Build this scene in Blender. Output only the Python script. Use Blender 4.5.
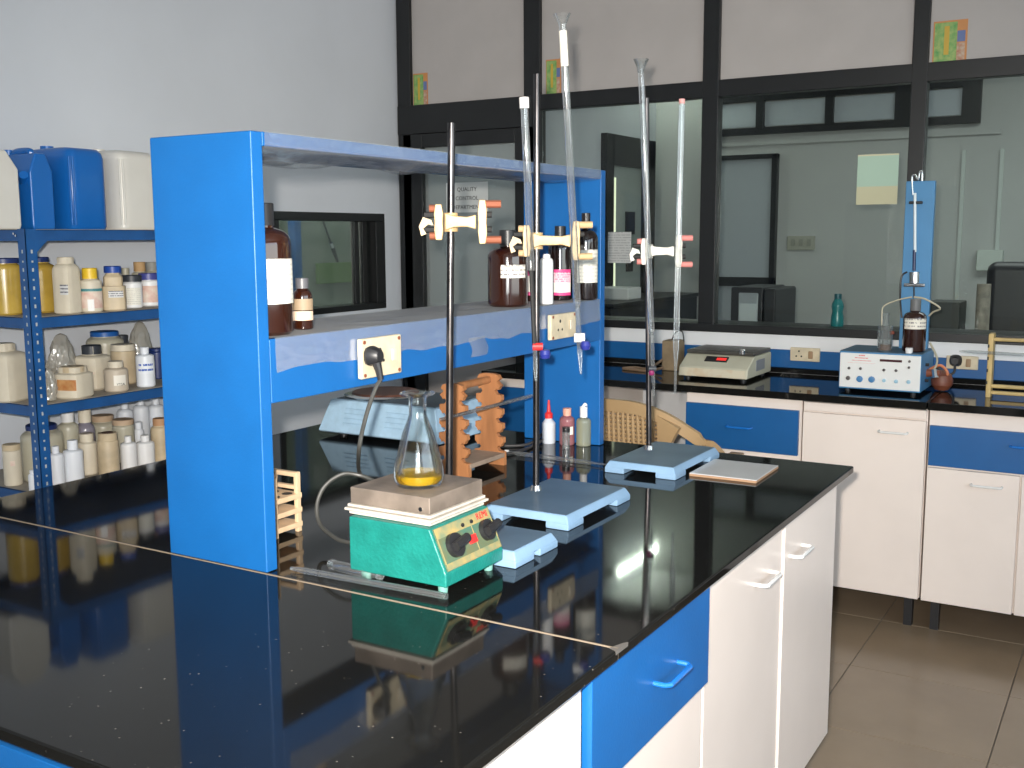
import bpy, bmesh, math, random
from mathutils import Vector, Matrix, noise
random.seed(7)
for o in list(bpy.data.objects): bpy.data.objects.remove(o)
SC = bpy.context.scene
COL = SC.collection
PI = math.pi

# ------------------------------------------------------------------ camera, world, big lights, exposure
FPX, YAW, PIT, ROLL = 1063.14, 0.5394, 0.1384, -0.0048
B = 0.87                                   # height of the black worktops
CAM = Vector((0, 0, B + 0.6))
FW = Vector((-math.sin(YAW) * math.cos(PIT), math.cos(YAW) * math.cos(PIT), -math.sin(PIT)))
_r = Vector((math.cos(YAW), math.sin(YAW), 0)); _u = _r.cross(FW)
RT = _r * math.cos(ROLL) + _u * math.sin(ROLL)
UP = _u * math.cos(ROLL) - _r * math.sin(ROLL)
cd = bpy.data.cameras.new('camera'); co = bpy.data.objects.new('camera', cd); COL.objects.link(co)
cd.sensor_width = 36; cd.lens = 36 * FPX / 1024; cd.clip_start = 0.02; cd.clip_end = 100
co.matrix_world = Matrix(((RT.x, UP.x, -FW.x, CAM.x), (RT.y, UP.y, -FW.y, CAM.y), (RT.z, UP.z, -FW.z, CAM.z), (0, 0, 0, 1)))
SC.camera = co

YW, XW = 4.60, -3.446                      # glazed back wall, left wall
XE, YS, ZC = 2.7, -2.4, 3.05               # right wall, wall behind the photographer, ceiling
YB = 8.0                                   # far wall of the room behind the glass

w = bpy.data.worlds.new('world'); SC.world = w; w.use_nodes = True
nt = w.node_tree; bg = nt.nodes['Background']
sky = nt.nodes.new('ShaderNodeTexSky'); sky.sky_type = 'NISHITA'; sky.sun_elevation = math.radians(50); sky.sun_disc = False
nt.links.new(sky.outputs[0], bg.inputs[0]); bg.inputs[1].default_value = 0.25

def area(name, loc, rot, sx, sy, power, col, spread=PI):
    l = bpy.data.lights.new(name, 'AREA'); l.shape = 'RECTANGLE'; l.size = sx; l.size_y = sy; l.energy = power; l.color = col; l.spread = spread
    o = bpy.data.objects.new(name, l); o.location = loc; o.rotation_euler = rot; COL.objects.link(o); return o
# daylight entering by the two window bands out of view (right wall, wall behind the photographer)
area('daylight_window_right', (XE + 0.02, 0.9, 1.85), (0, PI / 2, 0), 1.3, 4.0, 36, (0.86, 0.95, 1.0))
area('daylight_window_rear', (1.4, YS - 0.02, 1.85), (PI / 2, 0, 0), 2.2, 1.3, 52, (0.86, 0.95, 1.0))
# the camera's own flash (its hard shadows lie to the lower right of things in the photograph)
fl = bpy.data.lights.new('camera_flash', 'SPOT'); fl.energy = 360; fl.spot_size = math.radians(84); fl.spot_blend = 1.0; fl.shadow_soft_size = 0.018; fl.color = (1.0, 0.93, 0.84)
fo = bpy.data.objects.new('camera_flash', fl); COL.objects.link(fo)
fo.matrix_world = Matrix.Translation(UP * 0.05 - RT * 0.04) @ co.matrix_world

SC.view_settings.view_transform = 'Standard'; SC.view_settings.look = 'None'
SC.view_settings.exposure = 0.42; SC.view_settings.gamma = 1.0; SC.view_settings.use_curve_mapping = False

# ------------------------------------------------------------------ pixel -> point helpers
def ray(x, y): return FW + RT * ((x - 512) / FPX) - UP * ((y - 384) / FPX)
def Zp(x, y, z=B): d = ray(x, y); return CAM + d * ((z - CAM.z) / d.z)
def Xp(x, y, X): d = ray(x, y); return CAM + d * (X / d.x)
def Yp(x, y, Y): d = ray(x, y); return CAM + d * (Y / d.y)
NH = Vector((-math.sin(YAW), math.cos(YAW), 0)); RH = Vector((math.cos(YAW), math.sin(YAW), 0))
def Np(x, y, Q): d = ray(x, y); return CAM + d * ((Q - CAM).dot(NH) / d.dot(NH))   # vertical plane through Q facing the camera
def mpp(P): return (Vector(P) - CAM).dot(FW) / FPX                                # metres per pixel at a point
def facing(P): return math.atan2(P[1] - CAM.y, P[0] - CAM.x) - PI / 2             # turn that points local -Y to the photographer

# ------------------------------------------------------------------ materials
MATS = {}
def s2l(c): return tuple((x / 12.92 if x <= 0.04045 else ((x + 0.055) / 1.055) ** 2.4) for x in c)
def rgb(r, g, b): return s2l((r / 255, g / 255, b / 255))
def mat(name, col, rough=0.5, metal=0.0, var=0.0, vscale=8.0, bump=0.0, bscale=60.0, spec=0.5, trans=0.0, coat=0.0, col2=None, stretch=None, alpha=1.0, emit=None, estr=1.0, lo=0.35, hi=0.7):
    if name in MATS: return MATS[name]
    m = bpy.data.materials.new(name); m.use_nodes = True; n = m.node_tree; p = n.nodes['Principled BSDF']
    p.inputs['Base Color'].default_value = (*col, 1); p.inputs['Roughness'].default_value = rough; p.inputs['Metallic'].default_value = metal
    p.inputs['Specular IOR Level'].default_value = spec; p.inputs['Transmission Weight'].default_value = trans; p.inputs['Coat Weight'].default_value = coat
    p.inputs['Alpha'].default_value = alpha
    if emit: p.inputs['Emission Color'].default_value = (*emit, 1); p.inputs['Emission Strength'].default_value = estr
    if var > 0 or col2 or bump > 0:
        tc = n.nodes.new('ShaderNodeTexCoord'); mp = n.nodes.new('ShaderNodeMapping'); n.links.new(tc.outputs['Object'], mp.inputs[0])
        if stretch: mp.inputs['Scale'].default_value = stretch
    if var > 0 or col2:
        tx = n.nodes.new('ShaderNodeTexNoise'); tx.inputs['Scale'].default_value = vscale; tx.inputs['Detail'].default_value = 5
        n.links.new(mp.outputs[0], tx.inputs['Vector'])
        cr = n.nodes.new('ShaderNodeValToRGB'); cr.color_ramp.elements[0].position = lo; cr.color_ramp.elements[1].position = hi
        c2 = col2 if col2 else tuple(max(0, x * (1 - var)) for x in col)
        cr.color_ramp.elements[0].color = (*c2, 1); cr.color_ramp.elements[1].color = (*col, 1)
        n.links.new(tx.outputs['Fac'], cr.inputs[0]); n.links.new(cr.outputs[0], p.inputs['Base Color'])
    if bump > 0:
        t2 = n.nodes.new('ShaderNodeTexNoise'); t2.inputs['Scale'].default_value = bscale; n.links.new(mp.outputs[0], t2.inputs['Vector'])
        bp = n.nodes.new('ShaderNodeBump'); bp.inputs['Strength'].default_value = bump; bp.inputs['Distance'].default_value = 0.01
        n.links.new(t2.outputs['Fac'], bp.inputs['Height']); n.links.new(bp.outputs[0], p.inputs['Normal'])
    MATS[name] = m; return m
def thin_glass(name, tint=(0.95, 0.98, 0.97), gloss=0.08, edge=0.75, rough=0.02, haze=0.0, hazecol=(0.8, 0.8, 0.8), bump=0.0, bscale=40, edgecol=(1, 1, 1)):
    """clear sheet: transparent, with a mirror share that grows at glancing angles, optional milky share"""
    if name in MATS: return MATS[name]
    m = bpy.data.materials.new(name); m.use_nodes = True; n = m.node_tree; out = n.nodes['Material Output']; n.nodes.remove(n.nodes['Principled BSDF'])
    tr = n.nodes.new('ShaderNodeBsdfTransparent'); tr.inputs[0].default_value = (*tint, 1)
    gl = n.nodes.new('ShaderNodeBsdfGlossy'); gl.inputs['Roughness'].default_value = rough; gl.inputs['Color'].default_value = (*edgecol, 1)
    lw = n.nodes.new('ShaderNodeLayerWeight'); lw.inputs[0].default_value = 0.3
    mr = n.nodes.new('ShaderNodeMapRange'); mr.inputs['To Min'].default_value = gloss; mr.inputs['To Max'].default_value = edge
    n.links.new(lw.outputs['Fresnel'], mr.inputs['Value'])
    mx = n.nodes.new('ShaderNodeMixShader'); n.links.new(mr.outputs[0], mx.inputs[0]); n.links.new(tr.outputs[0], mx.inputs[1]); n.links.new(gl.outputs[0], mx.inputs[2])
    last = mx
    if haze > 0:
        df = n.nodes.new('ShaderNodeBsdfDiffuse'); df.inputs[0].default_value = (*hazecol, 1)
        m2 = n.nodes.new('ShaderNodeMixShader'); m2.inputs[0].default_value = haze
        n.links.new(mx.outputs[0], m2.inputs[1]); n.links.new(df.outputs[0], m2.inputs[2]); last = m2
    if bump > 0:
        tc = n.nodes.new('ShaderNodeTexCoord'); tx = n.nodes.new('ShaderNodeTexNoise'); tx.inputs['Scale'].default_value = bscale; n.links.new(tc.outputs['Object'], tx.inputs['Vector'])
        bp = n.nodes.new('ShaderNodeBump'); bp.inputs['Strength'].default_value = bump; bp.inputs['Distance'].default_value = 0.01
        n.links.new(tx.outputs['Fac'], bp.inputs['Height']); n.links.new(bp.outputs[0], gl.inputs['Normal'])
    n.links.new(last.outputs[0], out.inputs[0]); MATS[name] = m; return m
def printed(name, paper, ink, lines=6.0, thresh=0.5, dens=14.0, axis=2, rough=0.6):
    """paper with rows of small unreadable print"""
    if name in MATS: return MATS[name]
    m = bpy.data.materials.new(name); m.use_nodes = True; n = m.node_tree; p = n.nodes['Principled BSDF']; p.inputs['Roughness'].default_value = rough
    tc = n.nodes.new('ShaderNodeTexCoord'); sp = n.nodes.new('ShaderNodeSeparateXYZ'); n.links.new(tc.outputs['Generated'], sp.inputs[0])
    mu = n.nodes.new('ShaderNodeMath'); mu.operation = 'MULTIPLY'; mu.inputs[1].default_value = lines; n.links.new(sp.outputs[axis], mu.inputs[0])
    fr = n.nodes.new('ShaderNodeMath'); fr.operation = 'FRACT'; n.links.new(mu.outputs[0], fr.inputs[0])
    gt = n.nodes.new('ShaderNodeMath'); gt.operation = 'GREATER_THAN'; gt.inputs[1].default_value = 0.6 if lines > 1.0 else 0.15; n.links.new(fr.outputs[0], gt.inputs[0])
    mp = n.nodes.new('ShaderNodeMapping'); n.links.new(tc.outputs['Generated'], mp.inputs[0]); sc = [dens] * 3; sc[axis] = lines; mp.inputs['Scale'].default_value = sc
    tx = n.nodes.new('ShaderNodeTexNoise'); tx.inputs['Scale'].default_value = 1.0; tx.inputs['Detail'].default_value = 1; n.links.new(mp.outputs[0], tx.inputs['Vector'])
    g2 = n.nodes.new('ShaderNodeMath'); g2.operation = 'GREATER_THAN'; g2.inputs[1].default_value = thresh; n.links.new(tx.outputs['Fac'], g2.inputs[0])
    an = n.nodes.new('ShaderNodeMath'); an.operation = 'MULTIPLY'; n.links.new(gt.outputs[0], an.inputs[0]); n.links.new(g2.outputs[0], an.inputs[1])
    mx = n.nodes.new('ShaderNodeMix'); mx.data_type = 'RGBA'; n.links.new(an.outputs[0], mx.inputs['Factor'])
    mx.inputs['A'].default_value = (*paper, 1); mx.inputs['B'].default_value = (*ink, 1); n.links.new(mx.outputs['Result'], p.inputs['Base Color'])
    MATS[name] = m; return m

def granite():
    m = bpy.data.materials.new('black_granite'); m.use_nodes = True; n = m.node_tree; p = n.nodes['Principled BSDF']
    p.inputs['Roughness'].default_value = 0.07; p.inputs['Specular IOR Level'].default_value = 0.24
    tc = n.nodes.new('ShaderNodeTexCoord'); vo = n.nodes.new('ShaderNodeTexVoronoi'); vo.inputs['Scale'].default_value = 55; n.links.new(tc.outputs['Object'], vo.inputs['Vector'])
    cr = n.nodes.new('ShaderNodeValToRGB'); cr.color_ramp.elements[0].position = 0.03; cr.color_ramp.elements[1].position = 0.09
    cr.color_ramp.elements[0].color = (0.34, 0.31, 0.27, 1); cr.color_ramp.elements[1].color = (0.008, 0.008, 0.0075, 1)
    ns = n.nodes.new('ShaderNodeTexNoise'); ns.inputs['Scale'].default_value = 3.2; n.links.new(tc.outputs['Object'], ns.inputs['Vector'])
    r2 = n.nodes.new('ShaderNodeValToRGB'); r2.color_ramp.elements[0].position = 0.42; r2.color_ramp.elements[1].position = 0.65
    r2.color_ramp.elements[0].color = (0, 0, 0, 1); r2.color_ramp.elements[1].color = (0.7, 0.7, 0.7, 1); n.links.new(ns.outputs['Fac'], r2.inputs[0])
    mx = n.nodes.new('ShaderNodeMix'); mx.data_type = 'RGBA'; mx.inputs['A'].default_value = (0.007, 0.007, 0.0066, 1)
    n.links.new(r2.outputs[0], mx.inputs['Factor']); n.links.new(vo.outputs['Distance'], cr.inputs[0]); n.links.new(cr.outputs[0], mx.inputs['B'])
    n.links.new(mx.outputs['Result'], p.inputs['Base Color'])
    # dust film: slightly varying gloss
    rr = n.nodes.new('ShaderNodeMapRange'); rr.inputs['To Min'].default_value = 0.03; rr.inputs['To Max'].default_value = 0.08
    n.links.new(ns.outputs['Fac'], rr.inputs['Value']); n.links.new(rr.outputs[0], p.inputs['Roughness'])
    return m
GRAN = granite()
BLUE = mat('blue_laminate', (0.007, 0.118, 0.375), 0.42, var=0.10, vscale=9, bump=0.04, bscale=220)
BLUE2 = mat('blue_drawer_laminate', (0.008, 0.105, 0.315), 0.35, var=0.10, vscale=9)
BLUE3 = mat('blue_painted_steel', (0.012, 0.09, 0.29), 0.4, var=0.25, vscale=14)
WHITE = mat('white_laminate', (0.85, 0.75, 0.68), 0.3, var=0.05, vscale=5)
WHITEW = mat('white_emulsion', (0.66, 0.69, 0.74), 0.85, var=0.06, vscale=2.0, bump=0.05, bscale=25)
WHITE_BAND = mat('white_gloss_paint', (0.78, 0.79, 0.80), 0.5, var=0.05)
PANEL = mat('grey_white_board', (0.44, 0.41, 0.395), 0.6, var=0.06, vscale=6)
BLACKAL = mat('black_aluminium', (0.010, 0.011, 0.012), 0.38, var=0.2, vscale=12)
CEIL = mat('ceiling_paint', (0.75, 0.76, 0.76), 0.9)
BACKW = mat('backroom_paint', (0.46, 0.47, 0.46), 0.85, var=0.07, vscale=1.6)
PANE = thin_glass('window_glass', (0.88, 0.905, 0.895), 0.0, 0.45, 0.02)
GLASS = thin_glass('clear_glassware', (0.93, 0.95, 0.94), 0.04, 0.6, 0.03, haze=0.05)
TUBEG = thin_glass('burette_glass', (0.86, 0.88, 0.88), 0.09, 0.7, 0.08, haze=0.05, hazecol=(0.75, 0.76, 0.76))
FILM = thin_glass('plastic_film', (0.95, 0.96, 0.97), 0.03, 0.3, 0.22, haze=0.19, hazecol=(0.55, 0.58, 0.60), bump=0.3, bscale=14)
FILMTOP = thin_glass('dusty_plastic_film', (0.9, 0.91, 0.92), 0.03, 0.25, 0.28, haze=0.68, hazecol=(0.47, 0.47, 0.465), bump=0.6, bscale=18)
BAGM = thin_glass('bag_plastic', (0.88, 0.87, 0.84), 0.14, 0.7, 0.15, haze=0.38, hazecol=(0.6, 0.57, 0.5), bump=0.8, bscale=30)
BLACKP = mat('black_plastic', (0.018, 0.018, 0.020), 0.4)
RUBBER = mat('black_rubber', (0.012, 0.012, 0.012), 0.6)
CHROME = mat('polished_steel', (0.70, 0.70, 0.70), 0.16, 1.0)
RODM = mat('tarnished_rod_steel', (0.14, 0.13, 0.13), 0.3, 1.0, var=0.6, vscale=40, stretch=(1, 1, 0.3))
WOODL = mat('pale_wood', (0.72, 0.52, 0.33), 0.55, var=0.25, vscale=20, stretch=(1, 1, 0.2))
WOODR = mat('reddish_wood', (0.47, 0.20, 0.08), 0.5, var=0.45, vscale=26, stretch=(1, 1, 0.18))
BRASS = mat('tan_painted_clamp_metal', (0.58, 0.40, 0.19), 0.45, var=0.35, vscale=60)
CLAMPW = mat('white_painted_clamp_metal', (0.74, 0.71, 0.64), 0.5, var=0.25, vscale=60)
COPPER = mat('brown_clamp_screw', (0.30, 0.10, 0.055), 0.35, 0.3)
CREAM = mat('cream_switch_plate', (0.72, 0.62, 0.44), 0.5, var=0.2, vscale=30)
AMBER = mat('amber_glass', (0.026, 0.0065, 0.0025), 0.08, spec=0.7, coat=0.4)
DARKAMB = mat('dark_amber_glass', (0.012, 0.006, 0.005), 0.08, spec=0.7, coat=0.4)
PAPER = printed('white_printed_paper', (0.80, 0.78, 0.69), (0.60, 0.58, 0.53), 9, 0.46, 20)
PAPER2 = printed('white_typed_paper', (0.80, 0.76, 0.66), (0.22, 0.20, 0.2), 3, 0.5)
LBLUE = mat('light_blue_enamel', (0.25, 0.40, 0.58), 0.42, var=0.12, vscale=18, bump=0.05, bscale=150)
LBLUE_T = mat('light_blue_enamel_dark', (0.105, 0.17, 0.24), 0.42, var=0.25, vscale=10)
APPB = mat('pale_blue_hammered_paint', (0.38, 0.56, 0.72), 0.5, var=0.15, vscale=40, bump=0.1, bscale=200)
GREEN = mat('green_hammertone', (0.013, 0.225, 0.19), 0.38, var=0.25, vscale=25, bump=0.18, bscale=160)
CABLE = mat('black_cable_rubber', (0.035, 0.033, 0.033), 0.5)
WPLAST = mat('white_plastic', (0.80, 0.80, 0.80), 0.4, var=0.05)
CREAMP = mat('cream_plastic', (0.70, 0.63, 0.50), 0.5, var=0.12, vscale=15)
CREAMP2 = mat('yellowed_plastic', (0.62, 0.50, 0.33), 0.5, var=0.25, vscale=18)
WPLAST2 = mat('bluish_white_plastic', (0.76, 0.79, 0.84), 0.4, var=0.06)
JARG = mat('cloudy_jar_plastic', (0.52, 0.49, 0.38), 0.35, var=0.15)
YELLOWJ = mat('yellow_powder_jar', (0.58, 0.39, 0.07), 0.25, var=0.25, vscale=12, coat=0.5)
CAPBLUE = mat('blue_cap_plastic', (0.012, 0.06, 0.32), 0.4)
CAPNAVY = mat('navy_cap_plastic', (0.012, 0.03, 0.14), 0.4)
CAPYEL = mat('yellow_cap_plastic', (0.75, 0.50, 0.03), 0.4)
CAPDARK = mat('charcoal_cap_plastic', (0.03, 0.035, 0.045), 0.45)
CANBLUE = mat('blue_can_plastic', (0.008, 0.13, 0.46), 0.3, var=0.05)
CANWHITE = mat('white_can_plastic', (0.70, 0.68, 0.63), 0.35, var=0.06)
RED = mat('red_plastic', (0.70, 0.03, 0.03), 0.4)
PINK = thin_glass('pink_solution_plastic', (0.75, 0.42, 0.45), 0.04, 0.5, 0.1, haze=0.5, hazecol=(0.50, 0.22, 0.24))
STAND_SLAB = mat('scorched_steel_slab', (0.27, 0.22, 0.18), 0.6, 0.2, col2=(0.13, 0.105, 0.085), vscale=14)
SHEETM = mat('pale_insulating_sheet', (0.60, 0.55, 0.48), 0.8, var=0.2, vscale=30)
DARKIN = mat('dark_interior', (0.02, 0.022, 0.022), 0.7)
SEAMM = mat('pale_joint_filler', (0.24, 0.19, 0.14), 0.7)

# ------------------------------------------------------------------ mesh helpers
BEV = set()
def bm_new(): return bmesh.new()
def bev(bm, off, seg):
    bmesh.ops.bevel(bm, geom=bm.edges[:], offset=off, segments=seg, profile=0.5, affect='EDGES', clamp_overlap=True); BEV.add(id(bm))
def bx(bm, lo, hi, bev=0.0, seg=2):
    lo, hi = Vector(lo), Vector(hi)
    r = bmesh.ops.create_cube(bm, size=1.0); vs = r['verts']
    c = (lo + hi) / 2; s = hi - lo
    for v in vs: v.co = Vector((v.co.x * s.x, v.co.y * s.y, v.co.z * s.z)) + c
    if bev > 0:
        BEV.add(id(bm))
        es = list({e for v in vs for e in v.link_edges})
        bmesh.ops.bevel(bm, geom=es, offset=min(bev, 0.49 * min(abs(s.x), abs(s.y), abs(s.z))), segments=seg, profile=0.5, affect='EDGES')
    return bm
def box(lo, hi, bev=0.0, seg=2): return bx(bm_new(), lo, hi, bev, seg)
def prism(bm, poly, t0, t1, axis='y'):
    """poly of 2-D points extruded along an axis: y -> (x,z), x -> (y,z), z -> (x,y)"""
    def pt(a, b, t): return {'y': (a, t, b), 'x': (t, a, b), 'z': (a, b, t)}[axis]
    A = [bm.verts.new(pt(a, b, t0)) for a, b in poly]; Bv = [bm.verts.new(pt(a, b, t1)) for a, b in poly]; n = len(poly)
    bm.faces.new(A); bm.faces.new(Bv[::-1])
    for i in range(n): bm.faces.new((A[i], Bv[i], Bv[(i + 1) % n], A[(i + 1) % n]))
    bmesh.ops.recalc_face_normals(bm, faces=bm.faces[:]); return bm
def srad(a, p):
    if p <= 2.01: return 1.0
    return (abs(math.cos(a)) ** p + abs(math.sin(a)) ** p) ** (-1 / p)
def lathe(prof, n=24, p=2.0, asp=1.0, c=(0, 0, 0), bm=None):
    """revolve (r, z) pairs; p > 2 squares the section, asp widens local x"""
    bm = bm or bm_new(); rings = []
    for r, z in prof:
        if r < 1e-6: rings.append([bm.verts.new((c[0], c[1], c[2] + z))])
        else:
            ring = []
            for i in range(n):
                a = 2 * PI * (i + 0.5) / n; k = r * srad(a, p)
                ring.append(bm.verts.new((c[0] + k * math.cos(a) * asp, c[1] + k * math.sin(a), c[2] + z)))
            rings.append(ring)
    for A, Bq in zip(rings, rings[1:]):
        if len(A) == 1 and len(Bq) == 1: continue
        for i in range(n):
            j = (i + 1) % n
            if len(A) == 1: bm.faces.new((A[0], Bq[i], Bq[j]))
            elif len(Bq) == 1: bm.faces.new((A[i], Bq[0], A[j]))
            else: bm.faces.new((A[i], A[j], Bq[j], Bq[i]))
    bmesh.ops.recalc_face_normals(bm, faces=bm.faces[:]); return bm
def tube(pts, r, n=10, bm=None, caps=True, closed=False):
    bm = bm or bm_new(); pts = [Vector(p) for p in pts]; m = len(pts)
    rs = r if isinstance(r, (list, tuple)) else [r] * m
    rings = []; up = None
    for i, p in enumerate(pts):
        if closed: t = (pts[(i + 1) % m] - pts[i - 1]).normalized()
        else: t = (pts[min(i + 1, m - 1)] - pts[max(i - 1, 0)]).normalized()
        if up is None: up = Vector((0, 0, 1)) if abs(t.z) < 0.9 else Vector((1, 0, 0))
        s = t.cross(up).normalized(); up = s.cross(t).normalized()
        rings.append([bm.verts.new(p + (s * math.cos(2 * PI * k / n) + up * math.sin(2 * PI * k / n)) * rs[i]) for k in range(n)])
    prs = list(zip(rings, rings[1:])) + ([(rings[-1], rings[0])] if closed else [])
    for A, Bq in prs:
        for k in range(n): bm.faces.new((A[k], A[(k + 1) % n], Bq[(k + 1) % n], Bq[k]))
    if caps and not closed: bm.faces.new(rings[0][::-1]); bm.faces.new(rings[-1])
    bmesh.ops.recalc_face_normals(bm, faces=bm.faces[:]); return bm
def spline(pts, n=8):
    pts = [Vector(p) for p in pts]; out = []
    for i in range(len(pts) - 1):
        p0, p1, p2, p3 = pts[max(i - 1, 0)], pts[i], pts[i + 1], pts[min(i + 2, len(pts) - 1)]
        for k in range(n):
            t = k / n
            out.append(0.5 * ((2 * p1) + (p2 - p0) * t + (2 * p0 - 5 * p1 + 4 * p2 - p3) * t * t + (3 * p1 - p0 - 3 * p2 + p3) * t ** 3))
    out.append(pts[-1]); return out
def arc_label(r, z0, z1, a0, a1, p=2.0, asp=1.0, n=12):
    """paper wrapped on a bottle: angle 0 is local -Y; thin but with two sides"""
    bm = bm_new(); R = []
    for rr in (r, r + 0.0006):
        row = []
        for i in range(n + 1):
            a = -PI / 2 + a0 + (a1 - a0) * i / n; k = rr * srad(a, p)
            row.append((bm.verts.new((k * math.cos(a) * asp, k * math.sin(a), z0)), bm.verts.new((k * math.cos(a) * asp, k * math.sin(a), z1))))
        R.append(row)
    for row in R:
        for A, Bq in zip(row, row[1:]): bm.faces.new((A[0], Bq[0], Bq[1], A[1]))
    for i in range(n):
        for q in (0, 1): bm.faces.new((R[0][i][q], R[0][i + 1][q], R[1][i + 1][q], R[1][i][q]))
    for i in (0, n): bm.faces.new((R[0][i][0], R[0][i][1], R[1][i][1], R[1][i][0]))
    bmesh.ops.recalc_face_normals(bm, faces=bm.faces[:]); return bm
def cyl(a, b, r, n=16, bm=None): return tube([a, b], r, n, bm)

def obj(name, bm, m, parent=None, smooth=28, loc=None, rz=0):
    hard = id(bm) in BEV; BEV.discard(id(bm)); me = bpy.data.meshes.new(name); bm.to_mesh(me); bm.free()
    if m: me.materials.append(m)
    if hard and smooth == 0: smooth = 50
    if smooth: me.shade_smooth(); me.set_sharp_from_angle(angle=math.radians(50 if hard else smooth))
    o = bpy.data.objects.new(name, me); COL.objects.link(o)
    if hard: wn_ = o.modifiers.new('weighted_normal', 'WEIGHTED_NORMAL'); wn_.keep_sharp = True; wn_.weight = 100
    if parent: o.parent = parent
    if loc is not None: o.location = loc; o.rotation_euler[2] = rz
    return o
def thing(name, label, cat, loc=(0, 0, 0), rz=0, group=None):
    o = bpy.data.objects.new(name, None); COL.objects.link(o); o.empty_display_size = 0.05
    o.location = loc; o.rotation_euler = (0, 0, rz); o['label'] = label; o['category'] = cat
    if group: o['group'] = group
    return o
def tag(o, label, cat, group=None):
    o['label'] = label; o['category'] = cat
    if group: o['group'] = group
    return o
def struct(name, bm, m, label, parent=None, smooth=0):
    o = obj(name, bm, m, parent, smooth)
    if not parent: o['kind'] = 'structure'; o['label'] = label
    return o
def sempty(name, label, loc=(0, 0, 0)):
    o = bpy.data.objects.new(name, None); COL.objects.link(o); o.location = loc; o['kind'] = 'structure'; o['label'] = label; return o
def text(name, s, size, m, parent, loc, rot, align='CENTER', ext=0.0004):
    c = bpy.data.curves.new(name, 'FONT'); c.body = s; c.size = size; c.align_x = align; c.align_y = 'CENTER'; c.extrude = ext; c.resolution_u = 2
    t = bpy.data.objects.new(name, c); COL.objects.link(t); bpy.context.view_layer.update()
    me = bpy.data.meshes.new_from_object(t.evaluated_get(bpy.context.evaluated_depsgraph_get()))
    bpy.data.objects.remove(t); me.materials.clear(); me.materials.append(m)
    o = bpy.data.objects.new(name, me); COL.objects.link(o); o.parent = parent; o.location = loc; o.rotation_euler = rot
    return o

# ================================================================== THE SETTING
TILE = mat('beige_vitrified_tile', (0.28, 0.21, 0.14), 0.22, var=0.14, vscale=3.5)
GROUT = mat('tile_grout', (0.16, 0.14, 0.115), 0.8)
fl_o = struct('floor', box((XW - 0.1, YS - 0.1, -0.10), (XE + 0.1, YB + 0.1, -0.004)), GROUT, 'beige tiled floor of the laboratory')
tbm = box((0.0015, 0.0015, -0.004), (0.4985, 0.4985, 0.0), 0.0012, 1); tile0 = obj('floor_tile', tbm, TILE, fl_o, 0)
first = True
for i in range(-6, 7):
    for j in range(-12, 2):
        X0, Y0 = -0.8 + 0.5 * i, 3.594 + 0.5 * j
        if X0 < XW - 0.3 or X0 > XE or Y0 < YS - 0.45: continue
        t = tile0 if first else tile0.copy()
        if not first: COL.objects.link(t); t.parent = fl_o
        t.location = (X0, Y0, 0); first = False
struct('ceiling', box((XW - 0.1, YS - 0.1, ZC), (XE + 0.1, YB + 0.1, ZC + 0.08)), CEIL, 'white plastered ceiling')

# left wall with the dark framed hatch window
A = Xp(272, 213, XW); C_ = Xp(384, 213, XW); D_ = Xp(385, 308, XW)
WY0, WY1, WZ0, WZ1 = A.y, C_.y, D_.z, C_.z - 0.004
bm = bm_new()
for lo, hi in (((XW - 0.12, YS, 0), (XW, WY0, ZC)), ((XW - 0.12, WY1, 0), (XW, YB, ZC)), ((XW - 0.12, WY0, 0), (XW, WY1, WZ0)), ((XW - 0.12, WY0, WZ1), (XW, WY1, ZC))): bx(bm, lo, hi)
struct('wall_left', bm, WHITEW, 'pale blue white plastered wall behind the steel shelving')
wn = sempty('window_4', 'small dark framed sliding window in the white left wall', (XW, WY0, WZ0)); W_, H_ = WY1 - WY0, WZ1 - WZ0
fr = bm_new(); t = 0.055
for lo, hi in (((-0.1, 0, 0), (0.004, W_, 0.03)), ((-0.1, 0, H_ - 0.04), (0.004, W_, H_)), ((-0.1, 0, 0.03), (0.004, 0.04, H_ - 0.04)), ((-0.1, W_ - 0.075, 0.03), (0.004, W_, H_ - 0.04))): bx(fr, lo, hi, 0.002, 1)
obj('window_frame', fr, BLACKAL, wn, 0)
sf = bm_new()
for y0 in (W_ - 0.19, W_ - 0.125): bx(sf, (-0.07, y0, 0.03), (-0.045, y0 + 0.035, H_ - 0.04), 0.002, 1)
obj('sliding_sash', sf, BLACKAL, wn, 0)
obj('pane', box((-0.06, 0.04, 0.03), (-0.056, W_ - 0.075, H_ - 0.04)), PANE, wn, 0)
# what shows dimly through it: the store beyond
struct('wall_store', box((XW - 1.5, WY0 - 0.9, 0), (XW - 1.42, WY1 + 1.6, ZC)), mat('store_wall_paint', (0.22, 0.25, 0.21), 0.9, var=0.2, vscale=3), 'dim greenish wall of the store beyond the small window')
struct('floor_store', box((XW - 1.5, WY0 - 0.9, -0.06), (XW - 0.12, WY1 + 1.6, 0)), GROUT, 'dark floor of the store')
struct('ceiling_store', box((XW - 1.5, WY0 - 0.9, ZC), (XW - 0.12, WY1 + 1.6, ZC + 0.08)), CEIL, 'ceiling of the store')
struct('wall_store_left', box((XW - 1.5, WY0 - 0.98, 0), (XW - 0.12, WY0 - 0.9, ZC)), BACKW, 'near end wall of the store')
struct('wall_store_right', box((XW - 1.5, WY1 + 1.6, 0), (XW - 0.12, WY1 + 1.68, ZC)), BACKW, 'far end wall of the store')
area('store_fill', (XW - 0.8, WY0 + 0.6, ZC - 0.03), (0, 0, 0), 0.5, 1.2, 40, (0.9, 1.0, 0.9))  # unseen fill lamp added under the store ceiling to brighten the view inside
q = Xp(345, 268, XW - 1.40)
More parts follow.
